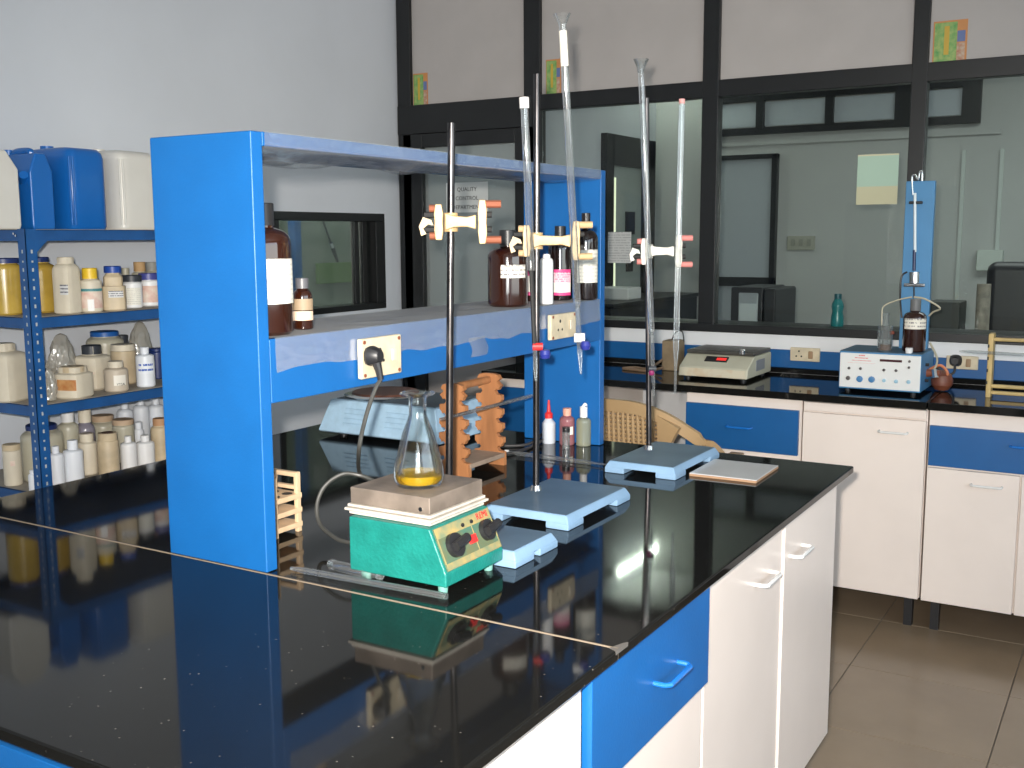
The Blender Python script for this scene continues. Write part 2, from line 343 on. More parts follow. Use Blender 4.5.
g = tag(obj('green_board', box((XW - 1.41, q.y - 0.30, q.z - 0.10), (XW - 1.38, q.y + 0.22, q.z + 0.04), 0.003, 1), mat('green_board_paint', (0.10, 0.17, 0.05), 0.6)), 'green board on the store wall seen through small window', 'board')
p0, p1, p2 = Xp(322, 218, XW - 0.5), Xp(331, 243, XW - 0.5), Xp(338, 262, XW - 0.5)
hc = thing('hanging_lead', 'black lead with metal plug hanging behind the small window', 'cable', p2)
obj('cord', tube([Vector((p0.x - p2.x, p0.y - p2.y - 0.2, ZC - p2.z)), Vector(p0) - p2, Vector(p1) - p2], 0.006, 8), CABLE, hc)
obj('plug', tube([Vector(p1) - p2, (Vector(p1) - p2) * 0.75], 0.011, 10), CHROME, hc); obj('grip', tube([(Vector(p1) - p2) * 0.75, (0, 0, 0)], [0.014, 0.007], 10), BLACKP, hc)
q = Xp(298, 262, XW - 1.2)
bs = tag(obj('blue_pillar', box((XW - 1.25, q.y - 0.03, 0), (XW - 1.19, q.y + 0.03, ZC - 0.01), 0.003, 1), BLUE3), 'blue painted post standing in the store behind the window', 'post')

# right wall and rear wall (out of view, with their window bands)
bm = bm_new()
for lo, hi in (((XE, YS, 0), (XE + 0.12, YB, 1.2)), ((XE, YS, 2.5), (XE + 0.12, YB, ZC)), ((XE, YS, 1.2), (XE + 0.12, -1.1, 2.5)), ((XE, 2.9, 1.2), (XE + 0.12, YB, 2.5))): bx(bm, lo, hi)
struct('wall_right', bm, WHITEW, 'white right wall with a wide window')
bm = bm_new()
for lo, hi in (((XW, YS - 0.12, 0), (XE, YS, 1.2)), ((XW, YS - 0.12, 2.5), (XE, YS, ZC)), ((XW, YS - 0.12, 1.2), (0.3, YS, 2.5)), ((2.5, YS - 0.12, 1.2), (XE, YS, 2.5))): bx(bm, lo, hi)
struct('wall_front', bm, WHITEW, 'white wall behind the photographer with a wide window')

# ---- glazed back wall: black aluminium grid, board above, glass below
def wx(px, py): return Yp(px, py, YW).x
def wz(px, py): return Yp(px, py, YW).z
XD0, XD1 = XW + 0.01, wx(533, 200)            # door bay, from the corner to the post between door and window
zS = wz(815, 336)                              # bottom of the black frame / top of white band
zBand = wz(815, 351); zT0, zT1 = wz(815, 90), wz(815, 75)
wb = struct('wall_back', box((wx(540, 400), YW, 0), (XE, YW + 0.12, zS)), mat('knee_wall_paint', (0.74, 0.75, 0.77), 0.8, var=0.05), 'low wall under the glazed partition')
struct('trim_1', box((wx(540, 400), YW - 0.006, zBand), (XE, YW, zS), 0.002, 1), WHITE_BAND, 'white painted band under the black window frame')
struct('trim_2', box((wx(540, 400), YW - 0.012, B + 0.022), (XE, YW, zBand), 0.002, 1), BLUE2, 'blue skirting band above the back worktop')
struct('trim_3', box((wx(540, 400), YW - 0.024, B), (XE, YW, B + 0.022), 0.002, 1), GRAN, 'black granite upstand behind the back worktop')
posts = [(wx(525, 200), wx(541, 200)), (wx(701, 200), wx(717, 200)), (wx(910, 120), wx(926, 120)), (wx(926, 120) + 0.80, wx(926, 120) + 0.87)]
FY0, FY1 = YW - 0.012, YW + 0.05
k = sempty('partition_frame', 'black aluminium frame of the glazed partition', (0, YW, 0))
def pz(lo, hi): return box((lo[0], lo[1] - YW, lo[2]), (hi[0], hi[1] - YW, hi[2]), 0.003, 1)
for a, b in posts: obj('mullion', pz((a, FY0, zS), (b, FY1, ZC)), BLACKAL, k, 0)
obj('mullion', pz((XD0, FY0, 0), (wx(411, 60), FY1, ZC)), BLACKAL, k, 0)
obj('transom', pz((XD1, FY0 + 0.002, zT0), (XE, FY1 - 0.002, zT1 + 0.012)), BLACKAL, k, 0)
obj('sill_rail', pz((XD1 - 0.02, FY0 - 0.01, zS), (XE, FY1 + 0.02, zS + 0.036)), BLACKAL, k, 0)
edges = [wx(411, 60), wx(528, 60), posts[1][0], posts[2][0], posts[3][0], XE]
for a, b in zip(edges, edges[1:]): obj('upper_panel', box((a - 0.005, 0.012, zT1), (b + 0.01, 0.03, ZC)), PANEL, k, 0)
sills = [(posts[0][1], posts[1][0]), (posts[1][1], posts[2][0]), (posts[2][1], posts[3][0]), (posts[3][1], XE)]
for i, (a, b) in enumerate(sills):
    nm = ['clear pane between the rack end and second black post', 'clear pane behind the weighing scale', 'clear pane behind the wooden tube rack', 'clear pane at the far right'][i]
    struct('window_%d' % (i + 1 if i < 3 else 5), box((a, YW + 0.014, zS + 0.036), (b, YW + 0.02, zT0)), PANE, nm)
# door in the corner bay
dr = sempty('door_1', 'black framed glass door in the corner', (0, YW, 0))
zH0, zH1 = wz(470, 145), wz(470, 101)
obj('door_head', pz((XD0, FY0 - 0.004, zH0 + 0.07), (XD1, FY1, zH1)), BLACKAL, dr, 0)
dl = bm_new(); xa, xb = wx(424, 220), wx(516, 220)
for lo, hi in (((xa - 0.12, FY0, 0), (xa, FY1, zH0 + 0.07)), ((xb, FY0, 0), (xb + 0.11, FY1, zH0 + 0.07)), ((xa, FY0, zH0), (xb, FY1, zH0 + 0.07)), ((xa, FY0, 0), (xb, FY1, 0.12)), ((xa, FY0, 0.86), (xb, FY1, 0.95))):
    bx(dl, (lo[0], lo[1] - YW, lo[2]), (hi[0], hi[1] - YW, hi[2]), 0.003, 1)
obj('door_leaf', dl, BLACKAL, dr, 0)
obj('pane', box((xa, 0.018, 0.95), (xb, 0.024, zH0)), thin_glass('frosted_door_glass', (0.80, 0.84, 0.83), 0.01, 0.4, 0.05, haze=0.40, hazecol=(0.42, 0.45, 0.45)), dr, 0)
obj('lower_pane', box((xa, 0.018, 0.12), (xb, 0.024, 0.86)), PANEL, dr, 0)
a, b = Yp(446, 183, YW + 0.016), Yp(488, 212, YW + 0.016)
sg = thing('door_sign', 'white paper sign reading quality control department on glass door', 'sign', ((a.x + b.x) / 2, YW + 0.0172, (a.z + b.z) / 2))
hw, hh = (b.x - a.x) / 2, (a.z - b.z) / 2
obj('paper', box((-hw, -0.0006, -hh), (hw, 0.0006, hh)), mat('sign_paper', (0.60, 0.62, 0.61), 0.7), sg, 0)
INK = mat('black_ink', (0.03, 0.03, 0.03), 0.6)
for i, s in enumerate(('QUALITY', 'CONTROL', 'DEPARTMENT')): text('lettering', s, 0.029, INK, sg, (0, -0.001, 0.04 - 0.045 * i), (PI / 2, 0, 0))
# stickers on the boards
for i, (x0, y0, x1, y1, lb) in enumerate(((413, 74, 428, 107, 'green sticker with orange edge on the board above the door'), (546, 60, 561, 95, 'green sticker on upper board partly behind the tall burette'), (934, 22, 966, 63, 'green sticker on the upper board at top right'))):
    a, b = Yp(x0, y0, YW + 0.01), Yp(x1, y1, YW + 0.01); cx, cz = (a.x + b.x) / 2, (a.z + b.z) / 2; hw, hh = (b.x - a.x) / 2, (a.z - b.z) / 2
    st = thing('sticker', lb, 'sticker', (cx, YW + 0.0105, cz), 0, 'green stickers on the boards')
    obj('backing', box((-hw, -0.0006, -hh), (hw, 0.001, hh)), mat('sticker_orange', (0.55, 0.24, 0.08), 0.5), st, 0)
    obj('green_field', box((-hw * 0.92, -0.0012, -hh * 0.92), (hw * 0.40, -0.0006, hh * 0.92)), mat('sticker_green', (0.07, 0.30, 0.08), 0.5, col2=(0.35, 0.45, 0.15), vscale=40), st, 0)
    obj('picture', box((hw * 0.42, -0.0012, 0), (hw * 0.88, -0.0006, hh * 0.5)), mat('sticker_blue', (0.12, 0.17, 0.35), 0.5), st, 0)
    obj('picture', box((hw * 0.42, -0.0012, -hh * 0.9), (hw * 0.88, -0.0006, -hh * 0.05)), mat('sticker_red', (0.42, 0.13, 0.06), 0.5, col2=(0.5, 0.4, 0.3), vscale=50), st, 0)
    obj('strip', box((-hw * 0.35, -0.0016, -hh * 0.55), (-hw * 0.05, -0.0012, hh * 0.75)), mat('sticker_yellow', (0.55, 0.36, 0.05), 0.5), st, 0)
# notices on the glass
for i, (x0, y0, x1, y1, lb, m_) in enumerate(((608, 232, 631, 263, 'grey typed notice on the glass right beside the rack end', printed('grey_notice', (0.50, 0.51, 0.50), (0.33, 0.34, 0.34), 12, 0.45)), (858, 155, 897, 204, 'pale green and cream poster on the glass left of titrator column', None))):
    a, b = Yp(x0, y0, YW + 0.0135), Yp(x1, y1, YW + 0.0135)
    if m_: tag(obj('notice', box((a.x, YW + 0.0125, b.z), (b.x, YW + 0.0135, a.z)), m_, None, 0), lb, 'notice')
    else:
        st = thing('poster', lb, 'poster', (a.x, YW + 0.013, b.z)); w_, h_ = b.x - a.x, a.z - b.z
        obj('upper_field', box((0, -0.0005, h_ * 0.36), (w_, 0.0005, h_)), mat('poster_green', (0.40, 0.55, 0.44), 0.6), st, 0)
        obj('lower_field', box((0, -0.0005, 0), (w_, 0.0005, h_ * 0.36)), mat('poster_cream', (0.55, 0.53, 0.35), 0.6), st, 0)
        obj('border', box((0, -0.001, h_ * 0.97), (w_, -0.0005, h_)), mat('poster_edge', (0.6, 0.57, 0.38), 0.6), st, 0)

# ---- room behind the glass
struct('wall_far', box((XW - 0.12, YB, 0), (XE, YB + 0.1, ZC)), BACKW, 'grey green far wall of the room behind the glass')
def fx(px, py, y=YB): return Yp(px, py, y)
a, b = fx(706, 97), fx(977, 122); zt, zb = fx(850, 88).z, fx(850, 130).z
va = sempty('window_6', 'row of black framed ventilator panes high on the far wall', (0, YB, 0))
vb = bm_new(); bx(vb, (a.x, -0.05, zt - 0.05), (b.x, 0, zt)); bx(vb, (a.x, -0.05, zb), (b.x, 0, zb + 0.05))
for px in (708, 762, 831, 905, 972): q = fx(px, 110).x; bx(vb, (q - (0.06 if px > 900 else 0.03), -0.052, zb), (q + (0.06 if px > 900 else 0.03), 0, zt))
obj('ventilator_frame', vb, BLACKAL, va, 0)
pxs = [708, 762, 831, 905, 972]
for i in range(4): obj('pane', box((fx(pxs[i], 110).x, -0.02, zb + 0.06), (fx(pxs[i + 1], 110).x, -0.012, zt - 0.06)), mat('frosted_ventilator', (0.42, 0.46, 0.50), 0.3), va, 0)
struct('trim_4', box((fx(717, 140).x, YB - 0.02, fx(850, 141).z), (fx(985, 130).x + 0.1, YB, fx(850, 137).z)), BACKW, 'pale ledge under the ventilator row')
bo = thing('framed_board', 'large black framed grey board on the far wall behind glass', 'board', (0, YB, 0))
a, b = fx(706, 157), fx(776, 280)
bb = bm_new()
for lo, hi in (((a.x, -0.06, a.z - 0.035), (b.x, 0, a.z)), ((b.x - 0.04, -0.06, 0), (b.x, 0, a.z)), ((a.x, -0.06, b.z - 0.05), (b.x, 0, b.z + 0.02)), ((a.x, -0.06, 0), (a.x + 0.06, 0, a.z))): bx(bb, lo, hi)
obj('frame', bb, BLACKAL, bo, 0); obj('face', box((a.x + 0.03, -0.03, 0.02), (b.x - 0.03, -0.01, a.z - 0.03)), mat('grey_board_face', (0.36, 0.39, 0.42), 0.5), bo, 0)
a, b = fx(788, 236), fx(815, 250); sw = thing('switchboard', 'faint switchboard on the far wall seen through middle pane', 'switch', (a.x, YB, b.z))
obj('plate', box((0, -0.02, 0), (b.x - a.x, 0, a.z - b.z), 0.004, 1), mat('old_switch_plate', (0.36, 0.36, 0.30), 0.5), sw, 0)
for i in range(3): obj('switch', box((0.03 + 0.06 * i, -0.028, 0.03), (0.06 + 0.06 * i, -0.02, 0.08)), mat('old_switch_rocker', (0.28, 0.28, 0.24), 0.5), sw, 0)
a, b = fx(978, 250), fx(1003, 271); jb = thing('junction_box', 'pale box on the far wall with a conduit, at far right', 'box', (a.x, YB, b.z))
obj('cover', box((0, -0.06, 0), (b.x - a.x, 0, a.z - b.z), 0.006, 1), mat('pale_box', (0.52, 0.57, 0.53), 0.5), jb, 0)
obj('conduit', box((0.15, -0.02, -0.9), (0.165, 0, 0)), BLACKP, jb, 0)
cn = bm_new()
for px in (962, 1000): q = fx(px, 200).x; bx(cn, (q - 0.012, YB - 0.02, 0.3), (q + 0.012, YB, fx(980, 150).z))
struct('trim_5', cn, mat('pale_pilaster', (0.50, 0.54, 0.52), 0.7), 'pale vertical beadings on the far wall')
a, b = Xp(601, 133, XW), Xp(650, 142, XW)
d2 = sempty('door_2', 'dark framed door in the side wall of the room behind the glass', (XW, a.y, 0)); dw, dh = b.y - a.y, a.z
db = bm_new()
for lo, hi in (((0, 0, 0), (0.05, 0.12, dh)), ((0, dw - 0.2, 0), (0.05, dw, dh)), ((0, 0.1, dh - 0.22), (0.05, dw, dh))): bx(db, lo, hi)
obj('door_frame', db, BLACKAL, d2, 0)
obj('pane', box((0.005, 0.12, 0), (0.02, dw - 0.2, dh - 0.22)), mat('door_pane_grey', (0.40, 0.45, 0.43), 0.25, var=0.15, vscale=2), d2, 0)
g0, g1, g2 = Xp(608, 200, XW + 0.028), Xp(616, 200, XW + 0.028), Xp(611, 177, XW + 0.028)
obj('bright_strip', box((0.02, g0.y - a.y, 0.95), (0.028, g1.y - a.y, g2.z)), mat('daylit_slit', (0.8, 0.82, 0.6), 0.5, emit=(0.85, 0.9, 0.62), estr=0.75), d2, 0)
obj('notice', box((0.02, 0.38, dh - 0.72), (0.026, 0.55, dh - 0.55)), BLACKP, d2, 0); obj('notice', box((0.02, 0.40, dh - 1.0), (0.026, 0.52, dh - 0.92)), BLACKP, d2, 0)
lc = thing('low_cabinet', 'low black cabinet beyond the glass under the side door', 'cabinet', (XW + 0.03, 6.3, 0))
obj('body', box((0, 0, 0), (0.40, 1.55, 1.0), 0.006, 1), BLACKP, lc, 0); obj('top', box((-0.0, 0, 1.0), (0.42, 1.57, 1.025), 0.004, 1), BLACKP, lc, 0)
a = Xp(615, 276, XW + 0.2); tag(obj('white_tray', box((XW + 0.1, a.y - 0.12, 1.025), (XW + 0.36, a.y + 0.10, 1.11), 0.01, 2), WPLAST), 'white tray on the low black cabinet beyond the glass', 'tray')
dk = thing('desk', 'dark desk standing close behind the glass partition', 'desk', (wx(690, 330) - 0.4, 5.0, 0))
obj('top', box((0, 0, 0.72), (3.0, 0.7, 0.75), 0.004, 1), BLACKP, dk, 0)
for x_ in (0.02, 1.48, 2.94):
    for y_ in (0.03, 0.63): obj('leg', box((x_, y_, 0), (x_ + 0.04, y_ + 0.04, 0.72)), BLACKP, dk, 0)
Q = Vector((0, 5.25, 0)); a, b = Yp(731, 287, 5.25), Yp(761, 300, 5.25)
pc = thing('computer_tower', 'black computer tower with silver front standing behind the glass', 'computer', (a.x, 5.25, 0.75)); hh = a.z - 0.75; ww = b.x - a.x
obj('case', box((0, 0.0, 0), (ww * 1.05, 0.38, hh), 0.006, 1), BLACKP, pc, 0)
obj('front_bezel', box((ww * 0.28, -0.012, hh * 0.12), (ww * 0.92, 0, hh * 0.94), 0.004, 1), mat('silver_bezel', (0.40, 0.43, 0.45), 0.35, 0.4), pc, 0)
obj('drive_cover', box((ww * 0.33, -0.016, hh * 0.62), (ww * 0.88, -0.012, hh * 0.82)), mat('pale_bezel', (0.50, 0.54, 0.55), 0.4), pc, 0)
obj('round_button', cyl((ww * 0.6, -0.012, hh * 0.48), (ww * 0.6, -0.02, hh * 0.48), 0.028, 18), mat('pale_bezel', (0.5, 0.5, 0.5)), pc)
pc2 = tag(obj('dark_box', box((a.x + ww * 1.1, 5.24, 0.75), (Yp(776, 300, 5.25).x, 5.6, a.z - 0.005), 0.008, 1), BLACKP), 'black box pushed against the computer tower behind the glass', 'box')
a = Yp(836, 321, YW + 0.1); s_ = mpp(a); zt = Yp(836, 294, YW + 0.1).z; hb = zt - (zS + 0.036)
struct('trim_6', box((wx(540, 330), YW + 0.05, zS - 0.0), (XE, YW + 0.22, zS + 0.036)), BLACKAL, 'inner black sill behind the glass')
tb = thing('water_bottle', 'teal plastic water bottle standing on the sill behind glass', 'bottle', (a.x, YW + 0.12, zS + 0.036))
TEAL = mat('teal_plastic', (0.02, 0.20, 0.21), 0.25)
obj('body', lathe([(0, 0), (6 * s_, 0), (6.4 * s_, 0.01), (6 * s_, hb * 0.3), (5.0 * s_, hb * 0.45), (6 * s_, hb * 0.6), (5.6 * s_, hb * 0.7), (3.2 * s_, hb * 0.84), (0, hb * 0.84)], 20), TEAL, tb)
obj('cap', lathe([(0, hb * 0.84), (3.6 * s_, hb * 0.84), (3.6 * s_, hb), (0, hb)], 16), mat('dark_teal_cap', (0.015, 0.10, 0.13), 0.4), tb)
# chair back and monitor dim at the far right
ch = thing('office_chair', 'black office chair seen dimly behind glass at far right', 'chair', (Yp(1040, 300, 5.9).x, 5.9, 0))
obj('backrest', box((-0.25, -0.05, 0.55), (0.25, 0.05, 1.33), 0.05, 3), BLACKP, ch); obj('seat', box((-0.25, 0.0, 0.42), (0.25, 0.48, 0.5), 0.03, 2), BLACKP, ch)
obj('post', cyl((0, 0.24, 0.08), (0, 0.24, 0.42), 0.025), BLACKP, ch)
for i in range(5): an = i * 2 * PI / 5; obj('leg', tube([(0, 0.24, 0.08), (0.28 * math.cos(an), 0.24 + 0.28 * math.sin(an), 0.03)], [0.03, 0.02], 8), BLACKP, ch)
a = Yp(944, 300, 5.2); rb = thing('file_box', 'dark upright file box behind the glass near the rubber bulb', 'file', (a.x, 5.2, 0.75)); obj('body', box((-0.07, 0, 0), (0.07, 0.2, Yp(944, 302, 5.2).z - 0.75), 0.004, 1), mat('dark_file', (0.05, 0.05, 0.045), 0.6), rb, 0); obj('spine_label', box((-0.03, -0.001, 0.1), (0.03, 0, 0.2)), mat('file_label', (0.3, 0.28, 0.22), 0.6), rb, 0)
a, b = Yp(976, 284, 5.2), Yp(989, 325, 5.2); tag(obj('paper_roll', lathe([(0, 0), (0.03, 0), (0.03, a.z - 0.75), (0.02, a.z - 0.75), (0.02, a.z - 0.77), (0, a.z - 0.77)], 16), mat('mottled_paper', (0.42, 0.37, 0.30), 0.7, var=0.4, vscale=30), None, 35, ((a.x + b.x) / 2, 5.22, 0.75)), 'mottled paper roll standing on the desk behind glass', 'paper roll')
# tube light on the side wall of that room: its streak is mirrored in the black worktop
tl = thing('tube_light', 'lit fluorescent tube high on the side wall behind the glass', 'lamp', (XW + 0.06, 7.2, 2.86))
obj('batten', box((-0.05, -0.05, -0.02), (-0.015, 1.25, 0.02)), WPLAST, tl, 0)
obj('tube', tube([(0, 0, 0), (0, 1.2, 0)], 0.014, 12), mat('lit_tube', (1, 1, 1), 0.5, emit=(0.9, 1.0, 0.85), estr=45), tl)
for y_ in (0, 1.2): obj('holder', box((-0.04, y_ - 0.015, -0.015), (0.012, y_ + 0.015, 0.015)), WPLAST, tl, 0)
area('backroom_fill', (0.2, YB - 2.0, ZC - 0.02), (0, 0, 0), 3.0, 1.2, 42, (0.92, 1.0, 0.96))  # added ceiling fill, out of view, lifting the back room beyond its tube

# ================================================================== ISLAND BENCH
XR, XL, YN, YJ, YF = -0.632, -2.277, 0.742, 1.358, 2.793
XF, XB, RN, RF = -1.3285, -1.579, 1.358, 2.736       # reagent rack: front, back, near face, far face
wt = thing('island_worktop', 'black polished granite worktop of the island bench', 'worktop', ((XR + XL) / 2, 1.75, B))
def L(o, lo, hi, bev=0.003, seg=2):
    c = o.location; return box(Vector(lo) - c, Vector(hi) - c, bev, seg)
obj('granite_slab', L(wt, (XL, YN, B - 0.018), (XR, YJ - 0.0013, B)), GRAN, wt)
obj('granite_slab', L(wt, (XL, YJ + 0.0013, B - 0.018), (XR, YF, B)), GRAN, wt)
obj('joint_filler', L(wt, (XL + 0.002, YJ - 0.0013, B - 0.0178), (XR - 0.002, YJ + 0.0013, B + 0.0006), 0), SEAMM, wt, 0)
# chipped pale repair at the right end of the joint
obj('chipped_edge', prism(bm_new(), [(XR - 0.014 - wt.location.x, YJ - 0.006 - 1.75), (XR + 0.0006 - wt.location.x, YJ - 0.012 - 1.75), (XR + 0.0006 - wt.location.x, YJ + 0.03 - 1.75), (XR - 0.004 - wt.location.x, YJ + 0.022 - 1.75)], -0.006, 0.0005, 'z'), mat('chipped_granite', (0.12, 0.11, 0.10), 0.7), wt, 0)

def handle(parent, c, along, out, ln, dp, m, r=0.0045):
    """U-shaped bar handle: feet on the front, bar standing off"""
    c, al, ou = Vector(c), Vector(along), Vector(out)
    pts = [c - al * ln / 2, c - al * ln / 2 + ou * dp * 0.75, c - al * (ln / 2 - dp * 0.3) + ou * dp, c + al * (ln / 2 - dp * 0.3) + ou * dp, c + al * ln / 2 + ou * dp * 0.75, c + al * ln / 2]
    return obj('handle', tube(pts, r, 8), m, parent)
HW = mat('white_metal_handle', (0.78, 0.77, 0.75), 0.25)
HB = mat('blue_metal_handle', (0.012, 0.16, 0.55), 0.25)
ZCAB = 0.165                                            # cabinets hang clear of the floor on feet
def cabinet(label, x0, x1, y0, y1, face, fronts, zt=B - 0.0185, zb=ZCAB, group=None, legs=True, rail=0.0):
    """carcass with fronts: list of (kind, u0, u1, z0, z1, colour material, pull-out, handle (u, z) or None) on face +x, -x or -y"""
    c = thing('base_cabinet', label, 'cabinet', ((x0 + x1) / 2, (y0 + y1) / 2, 0), 0, group); o = c.location
    obj('body', box(Vector((x0, y0, zb)) - o, Vector((x1, y1, zt)) - o, 0.002, 1), WHITE, c, 0)
    for kind, u0, u1, z0, z1, m, pull, hd in fronts:
        th = 0.018
        if face == '+x': lo, hi, al, ou, cc = (x1 + pull, u0, z0), (x1 + pull + th, u1, z1), (0, 1, 0), (1, 0, 0), lambda u, z: (x1 + pull + th, u, z)
        elif face == '-x': lo, hi, al, ou, cc = (x0 - pull - th, u0, z0), (x0 - pull, u1, z1), (0, 1, 0), (-1, 0, 0), lambda u, z: (x0 - pull - th, u, z)
        else: lo, hi, al, ou, cc = (u0, y0 - pull - th, z0), (u1, y0 - pull, z1), (1, 0, 0), (0, -1, 0), lambda u, z: (u, y0 - pull - th, z)
        f = obj(kind, box(Vector(lo) - o, Vector(hi) - o, 0.0015, 1), m, c, 0)
        if pull > 0 and kind == 'drawer':            # box of a drawer standing a little open
            if face == '+x': obj('drawer_side', box(Vector((x1 - 0.002, u0 + 0.03, z0 + 0.02)) - o, Vector((x1 + pull, u1 - 0.03, z1 - 0.04)) - o), WHITE, f, 0)
        if hd: handle(f, Vector(cc(*hd)) - o, al, ou, 0.10, 0.026, HB if m in (BLUE, BLUE2) else HW)
    if legs:
        for x_ in (x0 + 0.03, x1 - 0.06):
            for y_ in (y0 + 0.04, y1 - 0.07): obj('leg', box(Vector((x_, y_, 0)) - o, Vector((x_ + 0.03, y_ + 0.03, zb)) - o), BLACKP, c, 0)
    return c
XC = -0.655
DT = B - 0.021
cabinet('white end cabinet under the near right corner of the island', -1.0, XC - 0.018, YN + 0.02, 1.285, '+x', [('side_panel', YN + 0.02, 1.282, ZCAB, DT, WHITE, 0, None)])
cabinet('island cabinet with bright blue drawer standing slightly open', -1.30, XC - 0.018, 1.29, 1.772, '+x', [('drawer', 1.293, 1.765, 0.662, DT, BLUE, 0.012, (1.565, 0.755)), ('door', 1.293, 1.765, ZCAB, 0.655, WHITE, 0, None)])
cabinet('white two door island cabinet at the far right end', -1.30, XC - 0.026, 1.777, 2.705, '+x', [('door', 1.782, 2.252, ZCAB, DT - 0.014, WHITE, 0.006, (2.115, 0.757)), ('door', 2.258, 2.703, ZCAB, DT - 0.014, WHITE, 0.011, (2.345, 0.757))])
cabinet('near end island cabinet with blue drawer and white rim', -2.1, -1.02, YN + 0.03, 1.27, '-y', [('drawer', -1.80, -1.06, 0.66, DT - 0.012, BLUE, 0.0, None), ('door', -1.80, -1.06, ZCAB, 0.652, WHITE, 0.0, (-1.43, 0.6))])
cabinet('white cabinet on the hidden long side of the island', XL + 0.05, -1.33, 1.29, 2.70, '-x', [('door', 1.295 + 0.47 * i, 1.755 + 0.47 * i, ZCAB, DT, WHITE, 0, (1.66 + 0.47 * i, 0.76)) for i in range(3)])

# ================================================================== REAGENT RACK on the island
RT_, RTOP, SHZ, FB = 0.028, B + 0.78, 1.292, 1.176
rk = thing('reagent_rack', 'tall bright blue reagent rack standing across the middle of the island', 'rack', ((XF + XB) / 2, (RN + RF) / 2, B))
obj('end_panel', L(rk, (XB, RN, B + 0.001), (XF, RN + RT_, RTOP), 0.0025), BLUE, rk)
obj('end_panel', L(rk, (XB, RF - RT_, B + 0.001), (XF, RF, RTOP), 0.0025), BLUE, rk)
obj('top_board', L(rk, (XB, RN + RT_, RTOP - 0.024), (XF, RF - RT_, RTOP), 0.0015), BLUE, rk)
obj('middle_shelf', L(rk, (XB, RN + RT_, SHZ - 0.024), (XF - 0.018, RF - RT_, SHZ - 0.002), 0.0015), BLUE, rk)
obj('fascia', L(rk, (XF - 0.018, RN + RT_, FB), (XF, RF - RT_, SHZ - 0.001), 0.0015), BLUE, rk)
# plastic film: over the middle shelf, hanging down its fascia; over the top board and wrapped under its front
def sheet(fn, nu, nv):
    bm = bm_new(); g = [[bm.verts.new(fn(i / nu, j / nv)) for j in range(nv + 1)] for i in range(nu + 1)]
    for i in range(nu):
        for j in range(nv): bm.faces.new((g[i][j], g[i + 1][j], g[i + 1][j + 1], g[i][j + 1]))
    return bm
def film_shelf(u, v):
    y = RN + RT_ + 0.004 + u * (RF - RN - 2 * RT_ - 0.008); n1 = noise.noise(Vector((y * 9, v * 7, 1.3))); x = XB + 0.004 + v * (XF - XB - 0.006)
    return Vector((x, y, SHZ + 0.0008 + (0.004 * max(0, n1) if 0.08 < v < 0.95 else 0))) - rk.location
def film_drop(u, v):
    y = RN + RT_ + 0.012 + u * (RF - RN - 2 * RT_ - 0.02)
    dr_ = 0.062 + 0.012 * noise.noise(Vector((y * 5, 0, 4.2))) + 0.006 * noise.noise(Vector((y * 17, 0, 1.2)))
    n1 = abs(noise.noise(Vector((y * 13, v * 3, 7.7)))) * 0.006 * v
    return Vector((XF + 0.0015 + n1, y, SHZ + 0.001 - v * dr_)) - rk.location
obj('shelf_film', sheet(film_shelf, 90, 14), FILMTOP, rk, 180); obj('hanging_film', sheet(film_drop, 110, 8), FILM, rk, 180)
def film_edge(u, v):
    y = RN + RT_ + 0.004 + u * (RF - RN - 2 * RT_ - 0.008); n1 = abs(noise.noise(Vector((y * 6, v * 4, 9.1))))
    if v < 0.4: return Vector((XF + 0.0012 + 0.001 * n1, y, RTOP + 0.001 - 0.027 * v / 0.4)) - rk.location
    k = (v - 0.4) / 0.6; sag = 0.030 * math.sin(PI * k) * (0.4 + 1.1 * n1) * (1 - 0.5 * u)
    return Vector((XF - 0.17 * k, y, RTOP - 0.0255 - sag)) - rk.location
obj('top_film', sheet(film_edge, 100, 14), thin_glass('clean_plastic_film', (0.95, 0.96, 0.97), 0.04, 0.35, 0.18, haze=0.13, hazecol=(0.6, 0.63, 0.65), bump=0.4, bscale=16), rk, 180)
# small patch of torn film and label tape stuck on the fascia
a = Xp(478, 345, XF); obj('tape_patch', sheet(lambda u, v: Vector((XF + 0.002 + 0.004 * math.sin(PI * u), a.y - 0.035 + 0.07 * u + 0.008 * math.sin(5 * v), a.z - 0.025 + 0.045 * v)) - rk.location, 6, 6), FILM, rk, 180)

def plug_board(label, y0, y1, z0, z1, parent_name='socket_plate', plug=False, flip=False):
    """cream switch plate screwed on the fascia, facing +x"""
    s = thing('socket_plate', label, 'socket', (XF + 0.0035, (y0 + y1) / 2, (z0 + z1) / 2), 0, 'cream socket plates on the rack'); hy, hz = (y1 - y0) / 2, (z1 - z0) / 2
    obj('plate', box((0, -hy, -hz), (0.012, hy, hz), 0.003, 2), CREAM, s)
    for sy in (-1, 1):
        for sz in (-1, 1): obj('screw', cyl((0.012, sy * hy * 0.86, sz * hz * 0.82), (0.0135, sy * hy * 0.86, sz * hz * 0.82), 0.004, 10), COPPER, s)
    c = -hy * 0.1 if plug else -hy * 0.3
    for dy, dz, r in ((0, 0.014, 0.0045), (-0.011, -0.008, 0.0035), (0.011, -0.008, 0.0035)): obj('socket_hole', cyl((0.0115, c + dy, dz), (0.0124, c + dy, dz), r, 10), DARKIN, s)
    obj('rocker', box((0.012, hy * 0.42, -0.012), (0.017, hy * 0.68, 0.014), 0.002, 1), mat('ivory_rocker', (0.66, 0.58, 0.45), 0.4), s)
    return s
a, b = Xp(355, 338, XF), Xp(396, 372, XF); s1 = plug_board('cream socket plate with black plug on the near rack fascia', a.y, b.y, b.z, a.z - 0.002, plug=True)
